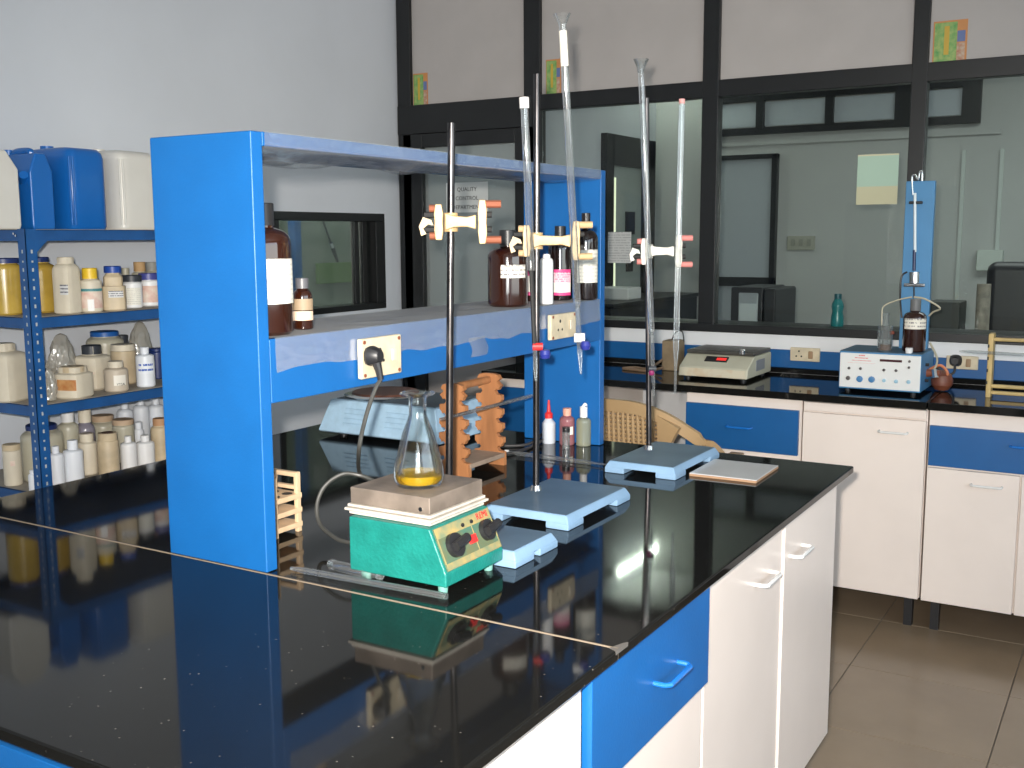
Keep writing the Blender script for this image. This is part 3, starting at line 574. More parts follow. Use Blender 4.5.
a2, b2 = Xp(546, 315, XF), Xp(571, 336, XF); plug_board('empty cream socket plate near the far end of the rack fascia', a2.y, b2.y, b2.z, a2.z)
# plug and its lead to the hot plate
pl = Xp(375, 358, XF + 0.05)
pg = thing('power_plug', 'black three pin plug with grey lead running to the hot plate', 'plug', (XF + 0.0165, Xp(375, 358, XF + 0.03).y, Xp(375, 356, XF + 0.03).z))
obj('plug_body', lathe([(0, 0), (0.018, 0), (0.020, 0.006), (0.018, 0.012), (0.013, 0.024), (0.010, 0.027), (0, 0.027)], 14, 3.0), BLACKP, pg)
pg.children[0].rotation_euler = (0, PI / 2, 0)
obj('cord_grip', tube([(0.016, 0, -0.010), (0.022, 0, -0.028), (0.026, 0, -0.046)], [0.010, 0.0075, 0.006], 10), BLACKP, pg)
o_ = pg.location
cab = [(0.026, 0, -0.046), Xp(374, 392, XF + 0.04) - o_, Xp(365, 420, XF + 0.03) - o_, Xp(359, 450, XF + 0.03) - o_]
cab += [Yp(360, 474, 1.70) - o_, Yp(374, 481, 1.66) - o_, Yp(362, 476, 1.63) - o_, Yp(343, 474, 1.61) - o_, Yp(325, 486, 1.585) - o_, Yp(317, 505, 1.565) - o_, Yp(320, 524, 1.55) - o_, Yp(334, 537, 1.53) - o_, Yp(347, 542, 1.52) - o_, Vector((-1.186, 1.515, B + 0.03)) - o_]
obj('lead', tube(spline(cab, 8), 0.0042, 8), mat('grey_lead', (0.055, 0.055, 0.05), 0.45), pg)

# ================================================================== BOTTLES
def bottle(name, label, cat, loc, r, h, bm_, cm, shoulder=0.62, neck=0.42, cap=0.14, capr=0.5, p=2.0, asp=1.0, labels=(), group=None, rz=None, conic=False, ribs=False, mid=None, nseg=28, step=None):
    """bottle or jar: body (with neck), cap and wrapped labels; fractions of r and h"""
    t = thing(name, label, cat, loc, facing(loc) if rz is None else rz, group)
    zc = h * (1 - cap); hs = h * shoulder; e = min(0.12 * r, 0.006)
    pr = [(0, 0), (r - e, 0), (r, e), (r, hs - 0.02 * h)]
    nk = r * neck
    if step: pr += [(r, hs), (r * step, hs + 0.01 * h), (r * step, zc - 0.1 * h)]
    elif conic: pr += [(r * 0.97, hs)]
    else:
        zs_ = hs + (zc - hs) * 0.82; pr += [(nk + (r - nk) * math.cos(a_ * PI / 12), hs + (zs_ - hs) * math.sin(a_ * PI / 12)) for a_ in range(1, 6)]
    pr += [(nk, zc - 0.015 * h), (nk, h * 0.985), (0, h * 0.985)]
    obj('body', lathe(pr, nseg, p, asp), bm_, t)
    if cm:
        cr = r * capr; q = 0.06 * cr
        pc_ = [(nk * 0.9, zc), (cr, zc), (cr, h - q), (cr - q, h), (0, h)]
        if cat == 'nozzle': pass
        obj('cap', lathe(pc_, 22 if not ribs else 24), cm, t, 35)
    for z0, z1, a0, a1, lm in labels: obj('label', arc_label(r * 1.004 + 0.0003, h * z0, h * z1, a0, a1, p, asp), lm, t)
    return t
def at_top(px, py_top, P):                    # height of the thing standing at P whose top is seen at this pixel
    return Np(px, py_top, Vector(P)).z
PINKL = printed('pink_printed_label', (0.80, 0.55, 0.60), (0.62, 0.05, 0.20), 5, 0.45)
MAG = mat('magenta_band', (0.70, 0.05, 0.22), 0.5); WL = mat('white_label_paper', (0.80, 0.76, 0.68), 0.6); ORL = mat('orange_tan_label', (0.62, 0.32, 0.18), 0.6, col2=(0.75, 0.62, 0.5), vscale=30)
ZS = SHZ + 0.0012
d = ray(264, 336); yb1 = RN + RT_ + 0.056; P = Vector((d.x / d.y * yb1, yb1, ZS)); P.x = min(P.x, XF - 0.056); r = 29.5 * mpp(P)
bottle('reagent_bottle', 'tall amber bottle with big cream label beside the near blue panel', 'bottle', P, r, at_top(264, 203, P) - P.z, AMBER, BLACKP, 0.70, 0.46, 0.17, 0.47, labels=[(0.24, 0.58, -1.3, 1.35, PAPER)], group='reagent bottles on the rack shelf', rz=facing(P) + 0.1)
P2 = Zp(303.5, 329, ZS)
bottle('small_reagent_bottle', 'small amber bottle with orange and white label beside the tall one', 'bottle', P2, 9.8 * mpp(P2), at_top(303, 278, P2) - ZS, AMBER, mat('grey_cap', (0.10, 0.10, 0.11), 0.4), 0.62, 0.55, 0.2, 0.66, labels=[(0.18, 0.36, -1.3, 1.3, ORL), (0.38, 0.6, -1.3, 1.3, mat('brown_tan_label', (0.30, 0.22, 0.14), 0.6))], group='reagent bottles on the rack shelf')
P = Zp(508, 306, ZS)
bottle('reagent_bottle', 'wide amber bottle with black cap and small white label', 'bottle', P, 20 * mpp(P), at_top(507, 230, P) - ZS, AMBER, BLACKP, 0.66, 0.36, 0.20, 0.42, labels=[(0.38, 0.55, -0.35, 1.0, PAPER2)], group='reagent bottles on the rack shelf')
P = Zp(530, 303, ZS); P = Zp(531, 301, ZS)
bottle('reagent_bottle', 'slim amber bottle with pink and white label beside the wide amber one', 'bottle', P, 10 * mpp(P), at_top(530, 240, P) - ZS, AMBER, BLACKP, 0.66, 0.45, 0.16, 0.5, labels=[(0.10, 0.16, -1.3, 1.3, MAG), (0.16, 0.42, -1.3, 1.3, WL), (0.42, 0.5, -1.3, 1.3, MAG)], group='reagent bottles on the rack shelf')
P = Zp(546.5, 304, ZS)
t = bottle('white_bottle', 'slim white plastic bottle among the dark bottles on the shelf', 'bottle', P, 6.8 * mpp(P), at_top(545, 254, P) - ZS, WPLAST, WPLAST, 0.84, 0.55, 0.06, 0.45, group='reagent bottles on the rack shelf')
P = Zp(560, 300, ZS)
bottle('reagent_bottle', 'dark bottle with pink and white label behind the right burette', 'bottle', P, 12 * mpp(P), at_top(560, 226, P) - ZS, DARKAMB, BLACKP, 0.70, 0.4, 0.15, 0.45, labels=[(0.07, 0.11, -1.5, 1.0, MAG), (0.11, 0.24, -1.5, 1.0, WL), (0.24, 0.38, -1.5, 1.0, PINKL), (0.38, 0.42, -1.5, 1.0, MAG)], group='reagent bottles on the rack shelf')
P = Zp(585.5, 299.5, ZS)
bottle('reagent_bottle', 'tall black brown bottle with cream label against the far blue panel', 'bottle', P, 12.2 * mpp(P), at_top(582, 213, P) - ZS, DARKAMB, BLACKP, 0.68, 0.36, 0.16, 0.36, labels=[(0.20, 0.58, -0.75, 1.2, PAPER)], group='reagent bottles on the rack shelf')

# ================================================================== ON THE ISLAND
# green hot plate
hx0, hx1, hy0, hy1 = -1.183, -0.977, 1.414, 1.598
hp = thing('hot_plate', 'green hot plate with thick scorched steel slab and two black knobs', 'hot plate', ((hx0 + hx1) / 2, (hy0 + hy1) / 2, B)); o = hp.location
prof = [(hx0 - o.x, 0.016), (hx1 - o.x, 0.016), (hx1 - o.x, 0.038), (hx1 - 0.033 - o.x, 0.113), (hx0 - o.x, 0.113)]
hb_ = prism(bm_new(), prof, hy0 - o.y, hy1 - o.y, 'y'); bev(hb_, 0.003, 2)
obj('housing', hb_, GREEN, hp, 28)
for x_ in (hx0 + 0.02, hx1 - 0.02):
    for y_ in (hy0 + 0.02, hy1 - 0.02): obj('foot', lathe([(0, 0), (0.008, 0), (0.009, 0.012), (0.007, 0.018), (0, 0.018)], 14, c=(x_ - o.x, y_ - o.y, 0.0)), mat('green_grey_foot', (0.15, 0.35, 0.30), 0.5), hp)
sl = math.atan2(0.075, 0.033); nx, nz = math.sin(sl), math.cos(sl)
def onp(u, v, d=0.0): return (hx1 - o.x - 0.033 * v + nx * d, (hy0 - o.y) + u * (hy1 - hy0), 0.038 + 0.075 * v + nz * d)
def pquad(u0, u1, v0, v1, d0, d1, m, name):
    bm = bm_new(); vs = [bm.verts.new(onp(u, v, d)) for d in (d0, d1) for u, v in ((u0, v0), (u1, v0), (u1, v1), (u0, v1))]
    for f in ((0, 1, 2, 3), (4, 5, 6, 7), (0, 1, 5, 4), (1, 2, 6, 5), (2, 3, 7, 6), (3, 0, 4, 7)): bm.faces.new([vs[i] for i in f])
    bmesh.ops.recalc_face_normals(bm, faces=bm.faces[:]); return obj(name, bm, m, hp, 0)
pquad(0.03, 0.97, 0.05, 0.97, 0.001, 0.003, mat('worn_control_panel', (0.05, 0.16, 0.12), 0.5, col2=(0.13, 0.14, 0.07), vscale=26), 'control_panel')
GILT = mat('worn_gilt_strip', (0.42, 0.30, 0.11), 0.5, col2=(0.18, 0.22, 0.13), vscale=40)
pquad(0.04, 0.96, 0.74, 0.96, 0.003, 0.0036, GILT, 'gilt_strip'); pquad(0.04, 0.96, 0.06, 0.2, 0.003, 0.0036, GILT, 'gilt_strip')
for u0, u1 in ((0.035, 0.05), (0.60, 0.61), (0.95, 0.962)): pquad(u0, u1, 0.2, 0.74, 0.003, 0.0036, GILT, 'gilt_line')
for u, v, r_ in ((0.24, 0.5, 0.021), (0.80, 0.52, 0.019)):
    kn = obj('knob', cyl(onp(u, v, 0.003), onp(u, v, 0.012), r_, 24), BLACKP, hp); a_, b_ = Vector(onp(u - 0.09, v, 0.012)), Vector(onp(u + 0.09, v + 0.02, 0.012))
    obj('grip_bar', tube([Vector(onp(u - 0.08, v - 0.03, 0.017)), Vector(onp(u + 0.13, v + 0.06, 0.019))], 0.0085, 10), BLACKP, kn)
pquad(0.49, 0.58, 0.38, 0.56, 0.003, 0.010, RED, 'red_switch')
for u in (0.47, 0.62): obj('indicator', cyl(onp(u, 0.82, 0.003), onp(u, 0.82, 0.006), 0.0035, 12), BLACKP, hp)
text('maker_lettering', 'REMI', 0.017, RED, hp, onp(0.82, 0.86, 0.004), (sl, 0, PI / 2))
Lc, Fc, Rc = Zp(352, 486, B + 0.162), Zp(427, 499, B + 0.162), Zp(483, 479, B + 0.162)
sx0, sx1, sy0, sy1 = Lc.x, (Fc.x + Rc.x) / 2, (Lc.y + Fc.y) / 2, Rc.y
for i, (z0, z1, g_) in enumerate(((0.1135, 0.119, 0.002), (0.1205, 0.1255, 0.008), (0.127, 0.132, 0.004))):
    bm = box((sx0 - g_ - o.x, sy0 - g_ - o.y, z0), (sx1 + g_ - o.x, sy1 + g_ - o.y, z1), 0.001, 1); obj('insulating_sheet', bm, SHEETM, hp, 0)
obj('spacer', box((sx0 + 0.03 - o.x, sy0 + 0.03 - o.y, 0.113), (sx1 - 0.03 - o.x, sy1 - 0.03 - o.y, 0.133)), SHEETM, hp, 0)
obj('heating_slab', box((sx0 - o.x, sy0 - o.y, 0.1325), (sx1 - o.x, sy1 - o.y, 0.162), 0.002, 2), STAND_SLAB, hp)
obj('slab_screw', cyl((sx1 - 0.018 - o.x, sy0 - o.y, 0.141), (sx1 - 0.018 - o.x, sy0 - 0.002 - o.y, 0.141), 0.004, 10), CHROME, hp)

# conical flask
P = Zp(419, 484.5, B + 0.1622); s_ = mpp(P); H = at_top(418, 392, P) - P.z; R0 = 25.5 * s_
fk = thing('conical_flask', 'clear conical flask holding yellow liquid on the hot plate slab', 'flask', P)
outer = [(0.0, 0.0), (R0 * 0.86, 0.0), (R0 * 0.97, H * 0.05), (R0, H * 0.12), (R0 * 0.97, H * 0.2), (R0 * 0.62, H * 0.56), (R0 * 0.42, H * 0.70), (R0 * 0.345, H * 0.76), (R0 * 0.34, H * 0.92), (R0 * 0.42, H * 0.955), (R0 * 0.66, H * 0.975), (R0 * 0.69, H * 0.99), (R0 * 0.64, H), (R0 * 0.36, H * 0.97), (R0 * 0.30, H * 0.93), (R0 * 0.30, H * 0.76), (R0 * 0.38, H * 0.69), (R0 * 0.92, H * 0.2), (R0 * 0.94, H * 0.12), (R0 * 0.8, H * 0.03), (0, H * 0.03)]
obj('glass', lathe(outer, 40), thin_glass('flask_glass', (0.97, 0.98, 0.975), 0.02, 0.7, 0.03), fk, 60)
YELL = mat('yellow_liquid', (0.80, 0.52, 0.02), 0.05, trans=0.65, spec=0.5)
obj('liquid', lathe([(0, H * 0.032), (R0 * 0.80, H * 0.032), (R0 * 0.90, H * 0.07), (R0 * 0.935, H * 0.13), (0, H * 0.13)], 36), YELL, fk)

# retort stands
def stand(label, corners, rodpx, rodtop, group='light blue retort stands'):
    x0, x1, y0, y1 = corners
    s = thing('retort_stand', label, 'stand', ((x0 + x1) / 2, (y0 + y1) / 2, B), 0, group); o = s.location; hx, hy = (x1 - x0) / 2, (y1 - y0) / 2
    zt = 0.030
    bm = bm_new(); fl_ = 0.010
    top = [bm.verts.new((sx * (hx - 0.006), sy * (hy - 0.006), zt)) for sx, sy in ((-1, -1), (1, -1), (1, 1), (-1, 1))]
    bot = [bm.verts.new((sx * (hx + fl_ * 0.3), sy * (hy + fl_ * 0.3), 0.014)) for sx, sy in ((-1, -1), (1, -1), (1, 1), (-1, 1))]
    bm.faces.new(top); bm.faces.new(bot[::-1])
    for i in range(4): bm.faces.new((bot[i], bot[(i + 1) % 4], top[(i + 1) % 4], top[i]))
    bmesh.ops.recalc_face_normals(bm, faces=bm.faces[:]); bev(bm, 0.003, 2)
    obj('base', bm, LBLUE, s, 28)
    obj('darker_top', box((-hx + 0.008, -hy + 0.008, zt - 0.001), (hx - 0.008, hy - 0.008, zt + 0.0006)), LBLUE_T, s, 0)  # top face of the base, coloured darker than its rim
    for sx in (-1, 1):
        for sy in (-1, 1):
            px_, py_ = sx * (hx - 0.024), sy * (hy - 0.032)
            bmf = prism(bm_new(), [(px_ - 0.027, 0.0), (px_ + 0.027, 0.0), (px_ + 0.027, 0.015), (px_ - 0.027, 0.015)], py_ - 0.035, py_ + 0.035, 'y'); bev(bmf, 0.002, 1)
            obj('foot', bmf, LBLUE, s, 28)
    r = Vector(rodpx) - o
    obj('boss', lathe([(0, zt), (0.014, zt), (0.010, zt + 0.012), (0, zt + 0.012)], 16, c=(r.x, r.y, 0)), CHROME, s)
    obj('rod', tube([(r.x, r.y, zt), Vector(rodtop) - o], 0.0072, 14), RODM, s)
    return s, Vector((rodpx[0], rodpx[1], 0))
zb_ = B + 0.03
rb_ = Zp(536, 490, zb_); rc_ = Zp(649, 449.5, zb_)
cb = (-1.197, -0.991, 1.875, 2.173); cc = (-1.163, -0.975, 2.409, 2.716)
ra_ = Vector((Yp(448, 470, 1.725).x, 1.725, zb_)); ca = (-1.235, -0.957, 1.606, 1.762)
TOPA, TOPB, TOPC = Np(451.5, 123, ra_), Np(537, 74, rb_), Np(646.5, 98, rc_)
stand('light blue retort stand half hidden behind the green hot plate', ca, ra_, TOPA)
stand('middle light blue retort stand holding two burettes', cb, rb_, TOPB)
stand('far light blue retort stand beside the white tile', cc, rc_, TOPC)

def clamp(label, Q, T, ycl, left, right, m, knob, group='double burette clamps on the rods'):
    """twin clamp on a rod: bar across, forked jaw and screw knobs at each end; left/right in metres from the rod along the bar"""
    z = Np(512, ycl, Q).z; k = (z - Q.z) / (T.z - Q.z); Q = Vector(Q).lerp(T, k)
    c = thing('burette_clamp', label, 'clamp', (Q.x, Q.y, z), YAW, group)      # local x runs to the photograph's right, local -y to the camera
    yf = -0.018
    bar = prism(bm_new(), [(left + 0.012, -0.016), (left + 0.03, -0.010), (right - 0.03, -0.009), (right - 0.012, -0.014), (right - 0.012, 0.014), (right - 0.03, 0.010), (left + 0.03, 0.012), (left + 0.012, 0.018)], yf - 0.008, yf + 0.008, 'y')
    bev(bar, 0.002, 1); obj('bar', bar, m, c, 28)
    obj('rod_boss', cyl((0, 0, -0.018), (0, 0, 0.018), 0.014, 14), m, c)
    obj('thumb_screw', tube([(0.0, 0.012, 0), (0.0, 0.034, 0)], [0.005, 0.006], 8), COPPER, c)
    for e, sg_, hz in ((left, -1, 0.034), (right, 1, 0.042)):
        x = e
        fork = prism(bm_new(), [(x - 0.006, -hz), (x + 0.006, -hz), (x + 0.009, -hz * 0.5), (x + 0.008 , 0), (x + 0.009, hz * 0.5), (x + 0.006, hz), (x - 0.006, hz), (x - 0.009, hz * 0.45), (x - 0.008, 0), (x - 0.009, -hz * 0.45)], yf - 0.010, yf + 0.006, 'y')
        bev(fork, 0.0015, 1); obj('fork', fork, m, c, 28)
        kl = 0.012 if sg_ < 0 else 0.03
        for sz in (-1, 1):
            obj('screw_knob', cyl((x + sg_ * 0.006, yf, sz * (hz - 0.008)), (x + sg_ * (0.006 + kl), yf, sz * (hz - 0.008)), 0.0075, 12), knob, c)
            obj('jaw_pad', cyl((x + sg_ * 0.004, yf, sz * 0.014), (x + sg_ * (0.018 if sg_ > 0 else 0.028), yf, sz * 0.014), 0.0062, 10), RUBBER, c)
    hk = prism(bm_new(), [(left - 0.030, -0.012), (left - 0.024, -0.022), (left - 0.034, -0.026), (left - 0.038, -0.008), (left - 0.030, 0.010), (left - 0.014, 0.004), (left - 0.010, -0.006), (left - 0.02, -0.004)], yf - 0.006, yf + 0.006, 'y')
    obj('hook', hk, m, c, 0)
    return c
clamp('tan double clamp without burettes on the left rod', ra_, TOPA, 222, -0.022, 0.062, BRASS, COPPER)
clamp('tan double clamp gripping two burettes on the middle rod', rb_, TOPB, 241, -0.022, 0.085, BRASS, mat('tan_knob', (0.5, 0.34, 0.18), 0.4))
clamp('white double clamp gripping two burettes on the far rod', rc_, TOPC, 252, -0.012, 0.078, CLAMPW, mat('pink_red_knob', (0.55, 0.20, 0.18), 0.4))

def burette(label, Q, top, bot, kind, off=0.034, rr=0.0083, k0=0.19):
    """graduated glass tube between two pixels in the upright plane just in front of the rod"""
    Q2 = Vector(Q) - NH * off
    T, Bt = Np(*top, Q2), Np(*bot, Q2); ax = T - Bt; Ln = ax.length
    b = thing('burette', label, 'burette', Bt, 0, 'glass burettes on the retort stands')
    at = lambda k: ax * k
    stem = 0.0 if kind == 'pipette' else 0.0
    if kind == 'pipette':
        obj('tube', tube([at(0), at(0.10), at(0.16), at(1)], [0.003, 0.004, rr * 0.92, rr * 0.92], 14), TUBEG, b)
        obj('red_mark', tube([at(0.985), at(1.0)], rr * 0.97, 14), mat('pale_red_mark', (0.6, 0.3, 0.28), 0.5), b)
    else:
        z_tube = [(at(k0), rr * 0.5), (at(k0 + 0.015), rr), (at(0.97), rr)]
        if kind == 'funnel': z_tube += [(at(0.975), rr * 1.1), (at(1.0), rr * 2.3)]
        else: z_tube += [(at(1.0), rr * 1.05)]
        obj('tube', tube([p for p, _ in z_tube], [q for _, q in z_tube], 16, caps=False), TUBEG, b, 50)
        if kind == 'funnel' : obj('white_scale', tube([at(0.86), at(0.955)], rr * 1.03, 12), mat('cream_tape', (0.72, 0.69, 0.60), 0.6), b)
    return b, at, rr
b, at, rr = burette('tall burette with funnel mouth and blue tap on the middle stand', rb_, (562, 14), (581, 374), 'funnel')
obj('stem', tube([at(0), at(0.06), at(0.085), at(0.2)], [0.0022, 0.0055, 0.0058, 0.0052], 12), TUBEG, b)
tp = obj('stopcock', cyl(at(0.105) - RH * 0.011, at(0.105) + RH * 0.012, 0.0105, 14), WPLAST, b); obj('tap_key', lathe([(0, -0.011), (0.009, -0.009), (0.012, 0), (0.009, 0.009), (0, 0.011)], 14, c=at(0.085) + RH * 0.012 - NH * 0.016), mat('indigo_tap', (0.02, 0.03, 0.22), 0.4), tp)
b, at, rr = burette('shorter burette with black rubber outlet and blue red tap, middle stand', rb_, (524, 98), (536, 381), 'plain', k0=0.39)
obj('rim_tape', tube([at(0.965), at(1.002)], rr * 1.25, 12), mat('white_tape', (0.75, 0.73, 0.7), 0.7), b)
obj('rubber_tube', tube([at(0.40) , at(0.385), at(0.13)], [0.007, 0.0052, 0.0052], 10), RUBBER, b); obj('tip', tube([at(0), at(0.05), at(0.13)], [0.0022, 0.0048, 0.005], 10), TUBEG, b)
tp = obj('stopcock', cyl(at(0.125) - RH * 0.004, at(0.125) + RH * 0.018, 0.0085, 12), RED, b); obj('tap_key', lathe([(0, -0.011), (0.010, -0.009), (0.0125, 0), (0.010, 0.009), (0, 0.011)], 14, c=at(0.10) + RH * 0.022 - NH * 0.012), mat('indigo_tap', (0.02, 0.03, 0.22), 0.4), tp)
b, at, rr = burette('tall burette with funnel mouth crossing the far rod', rc_, (641, 65), (654, 396), 'flare')
obj('funnel_mouth', lathe([(rr, -0.02), (rr * 1.3, -0.006), (rr * 2.4, 0.014), (rr * 2.25, 0.014), (rr * 1.1, -0.004)], 18, c=at(1.0)), TUBEG, b, 50)
obj('tip', tube([at(0), at(0.05), at(0.2)], [0.002, 0.005, 0.006], 10), TUBEG, b); tp = obj('stopcock', cyl(at(0.085) - RH * 0.012, at(0.085) + RH * 0.008, 0.008, 12), CAPDARK, b); obj('tap_key', lathe([(0, -0.007), (0.006, -0.006), (0.008, 0), (0.006, 0.006), (0, 0.007)], 12, c=at(0.075) - NH * 0.014 - RH * 0.006), mat('wine_tap', (0.22, 0.02, 0.10), 0.4), tp)
b, at, rr = burette('plain glass tube in the right jaw of the white clamp', rc_, (682, 99), (675, 393), 'pipette')

# white tile
c4 = [Zp(693, 474), Zp(755, 484.5), Zp(775, 469.5), Zp(716, 462)]; tx_, ty_ = sum(v.x for v in c4) / 4, sum(v.y for v in c4) / 4
tl_ = thing('ceramic_tile', 'white square ceramic tile lying on the bench by far stand', 'tile', (tx_, ty_, B), 0.02)
obj('biscuit', box((-0.086, -0.096, 0), (0.086, 0.096, 0.006), 0.0008, 1), mat('red_biscuit', (0.40, 0.24, 0.14), 0.8), tl_, 0); obj('glaze', box((-0.086, -0.096, 0.006), (0.086, 0.096, 0.0085), 0.0012, 2), mat('white_glaze', (0.66, 0.66, 0.66), 0.15, var=0.05), tl_)

# small bottles against the far rack panel
P = Zp(551, 442); P.y = min(P.y, RF - RT_ - 0.03); s_ = mpp(P); h_ = at_top(551, 400, P) - B
d1 = thing('dropper_bottle', 'white squeeze bottle with red nozzle against the far panel', 'bottle', P, facing(P), 'small solution bottles by the far panel'); hb = at_top(551, 418, P) - B
obj('body', lathe([(0, 0), (6.4 * s_, 0), (6.8 * s_, 0.004), (6.8 * s_, hb * 0.8), (4 * s_, hb * 0.95), (2.8 * s_, hb), (0, hb)], 20), mat('milky_plastic', (0.62, 0.66, 0.72), 0.35), d1)
obj('nozzle', lathe([(0, hb), (4.0 * s_, hb), (4.0 * s_, hb + 0.25 * (h_ - hb)), (2 * s_, hb + 0.36 * (h_ - hb)), (1.0 * s_, h_), (0, h_)], 16), RED, d1)
P = Zp(567, 444.5); s_ = mpp(P); h_ = at_top(567, 408, P) - B
bottle('dropper_bottle', 'pink solution bottle with salmon cap and small white label', 'bottle', P, 7.6 * s_, h_, PINK, mat('salmon_cap', (0.72, 0.36, 0.27), 0.5), 0.66, 0.5, 0.2, 0.55, labels=[(0.30, 0.52, 0.15, 0.85, WL)], group='small solution bottles by the far panel')
P = Zp(583.5, 445.5); s_ = mpp(P); h_ = at_top(583, 404, P) - B
t = bottle('dropper_bottle', 'clear bottle of pale liquid with white snap cap', 'bottle', P, 7.4 * s_, h_ * 0.94, thin_glass('pale_liquid_bottle', (0.75, 0.74, 0.60), 0.04, 0.6, 0.05, haze=0.42, hazecol=(0.50, 0.50, 0.36)), WPLAST, 0.62, 0.42, 0.27, 0.52, group='small solution bottles by the far panel')
obj('snap_spout', tube(spline([(-0.004, 0, h_ * 0.92), (0.004, 0, h_ * 1.0), (0.007, 0, h_ * 0.96)], 4), 0.004, 8), WPLAST, t)
P = Zp(566, 449); s_ = mpp(P); h_ = at_top(566, 427, P) - B
vl = thing('sample_vial', 'small clear vial with black stopper before the pink bottle', 'vial', P, 0)
obj('glass', lathe([(0, 0), (3.8 * s_, 0), (3.8 * s_, h_ * 0.78), (3.3 * s_, h_ * 0.78), (3.3 * s_, 0.003), (0, 0.003)], 18), GLASS, vl, 50); obj('stopper', lathe([(0, h_ * 0.78), (3.9 * s_, h_ * 0.78), (3.9 * s_, h_), (0, h_)], 16), BLACKP, vl)
# black cable loop by the far rod
cp = [Zp(505, 452, B + 0.006), Zp(525, 445, B + 0.006), Zp(540, 436, B + 0.02), Zp(547, 428, B + 0.035), Zp(551, 423, B + 0.038), Zp(549, 432, B + 0.02), Zp(538, 443, B + 0.006), Zp(520, 451, B + 0.006), Zp(500, 455, B + 0.006)]
cp[0] += Vector((-0.1, 0.05, 0)); cb_ = cp[1].copy()
tag(obj('cable_loop', tube(spline([q - cb_ for q in cp], 6), 0.0045, 8), CABLE, None, 60, cb_), 'black cable curling on the bench beside the squeeze bottle', 'cable')
# glassware lying on the bench
def lying(name, label, cat, a, b, r0, prof, m=GLASS, group=None):
    a, b = Vector(a), Vector(b); ax = b - a; o = thing(name, label, cat, a, 0, group)
    obj('glass', tube([ax * k for k, _ in prof], [r0 * q for _, q in prof], 12), m, o, 60); return o, ax
a, b = Zp(291, 571.5), Zp(447, 600); a.z = b.z = B + 0.0062
lying('graduated_pipette', 'long glass pipette lying in front of the hot plate', 'pipette', a, b, 0.006, [(0, 0.5), (0.06, 0.8), (0.1, 1), (0.5, 1), (0.97, 1), (1, 0.9)], TUBEG, 'glassware lying on the bench')
a, b = Zp(330, 564, B + 0.012), Zp(382, 577, B + 0.012)
o_, ax = lying('glass_stopper_tube', 'short stout glass tube lying beside the green hot plate', 'tube', a, b, 0.0105, [(0, 0.8), (0.03, 1), (0.72, 1), (0.85, 0.6), (0.9, 0.5)], TUBEG, 'glassware lying on the bench')
obj('knob', lathe([(0, -0.008), (0.006, -0.005), (0.0085, 0), (0.006, 0.005), (0, 0.008)], 14, c=ax * 0.96), GLASS, o_)
a, b = Zp(505, 454), Zp(622, 469); a.z = b.z = B + 0.0062
o_, ax = lying('graduated_pipette', 'dark looking glass pipette lying between the two far stands', 'pipette', a, b, 0.006, [(0, 0.6), (0.08, 1), (0.7, 1), (0.78, 0.5), (1, 0.35)], TUBEG, 'glassware lying on the bench'); obj('white_end', tube([ax * 0.0, ax * 0.03], 0.0062, 10), WPLAST, o_)

# small pale test tube rack behind the near panel
P = Zp(301, 537); P = Vector((P.x, 1.56, B)); x1 = Yp(302, 520, 1.603).x
tr = thing('test_tube_rack', 'small pale wooden test tube rack just behind the near panel', 'rack', (x1 - 0.038, 1.565, B), PI / 2)
zt1 = Yp(300, 478, 1.56).z - B
def frame_end(x, m):
    bm = bm_new()
    for lo, hi in (((x - 0.006, -0.036, 0), (x + 0.006, -0.027, zt1)), ((x - 0.006, 0.027, 0), (x + 0.006, 0.036, zt1)), ((x - 0.0055, -0.027, zt1 - 0.010), (x + 0.0055, 0.027, zt1 - 0.0005)), ((x - 0.0055, -0.027, zt1 - 0.036), (x + 0.0055, 0.027, zt1 - 0.028))): bx(bm, lo, hi, 0.001, 1)
    return obj('end_frame', bm, m, tr, 0)
for x_ in (-0.034, 0.034): frame_end(x_, WOODL)
for z_ in (zt1 * 0.08, zt1 * 0.32, zt1 * 0.56):
    sh = obj('shelf_slat', box((-0.042, -0.037, z_), (0.042, 0.037, z_ + 0.011), 0.001, 1), WOODL, tr, 0)
    if z_ > zt1 * 0.5:
        for i in range(4): obj('tube_hole', cyl((0.018 * (1 if i % 2 else -1), 0.018 * (1 if i > 1 else -1), z_ + 0.0108), (0.018 * (1 if i % 2 else -1), 0.018 * (1 if i > 1 else -1), z_ + 0.0115), 0.011, 14), DARKIN, sh)
t = thing('test_tube', 'glass test tube standing in the small pale rack', 'test tube', (x1 - 0.038 - 0.018, 1.565 - 0.018, B + zt1 * 0.08 + 0.0125)); obj('glass', lathe([(0, 0), (0.005, 0.002), (0.008, 0.009), (0.008, 0.135), (0.0095, 0.137), (0.0085, 0.137), (0.007, 0.13), (0.007, 0.01), (0, 0.004)], 16), GLASS, t, 60)

# pale blue balance with round brown pan on the far half of the bench
yb0, zt_ = 2.43, 0.975
bb0 = Yp(318, 433, yb0).x; bb1 = -1.70
ap = thing('electric_heater_box', 'pale blue slanted box with round brown plate behind the rack', 'appliance', ((bb0 + bb1) / 2, yb0 + 0.14, B)); o = ap.location
pf = [(yb0 - o.y, 0.018), (yb0 + 0.012 - o.y, 0.012), (yb0 + 0.30 - o.y, 0.012), (yb0 + 0.30 - o.y, 0.112), (yb0 + 0.03 - o.y, 0.112)]
bm = bm_new(); hx = (bb1 - bb0) / 2
A_ = [bm.verts.new((-hx + (0.028 if z > 0.1 else 0), y, z)) for y, z in pf]; B_ = [bm.verts.new((hx - (0.028 if z > 0.1 else 0), y, z)) for y, z in pf]
bm.faces.new(A_); bm.faces.new(B_[::-1])
for i in range(5): bm.faces.new((A_[i], B_[i], B_[(i + 1) % 5], A_[(i + 1) % 5]))
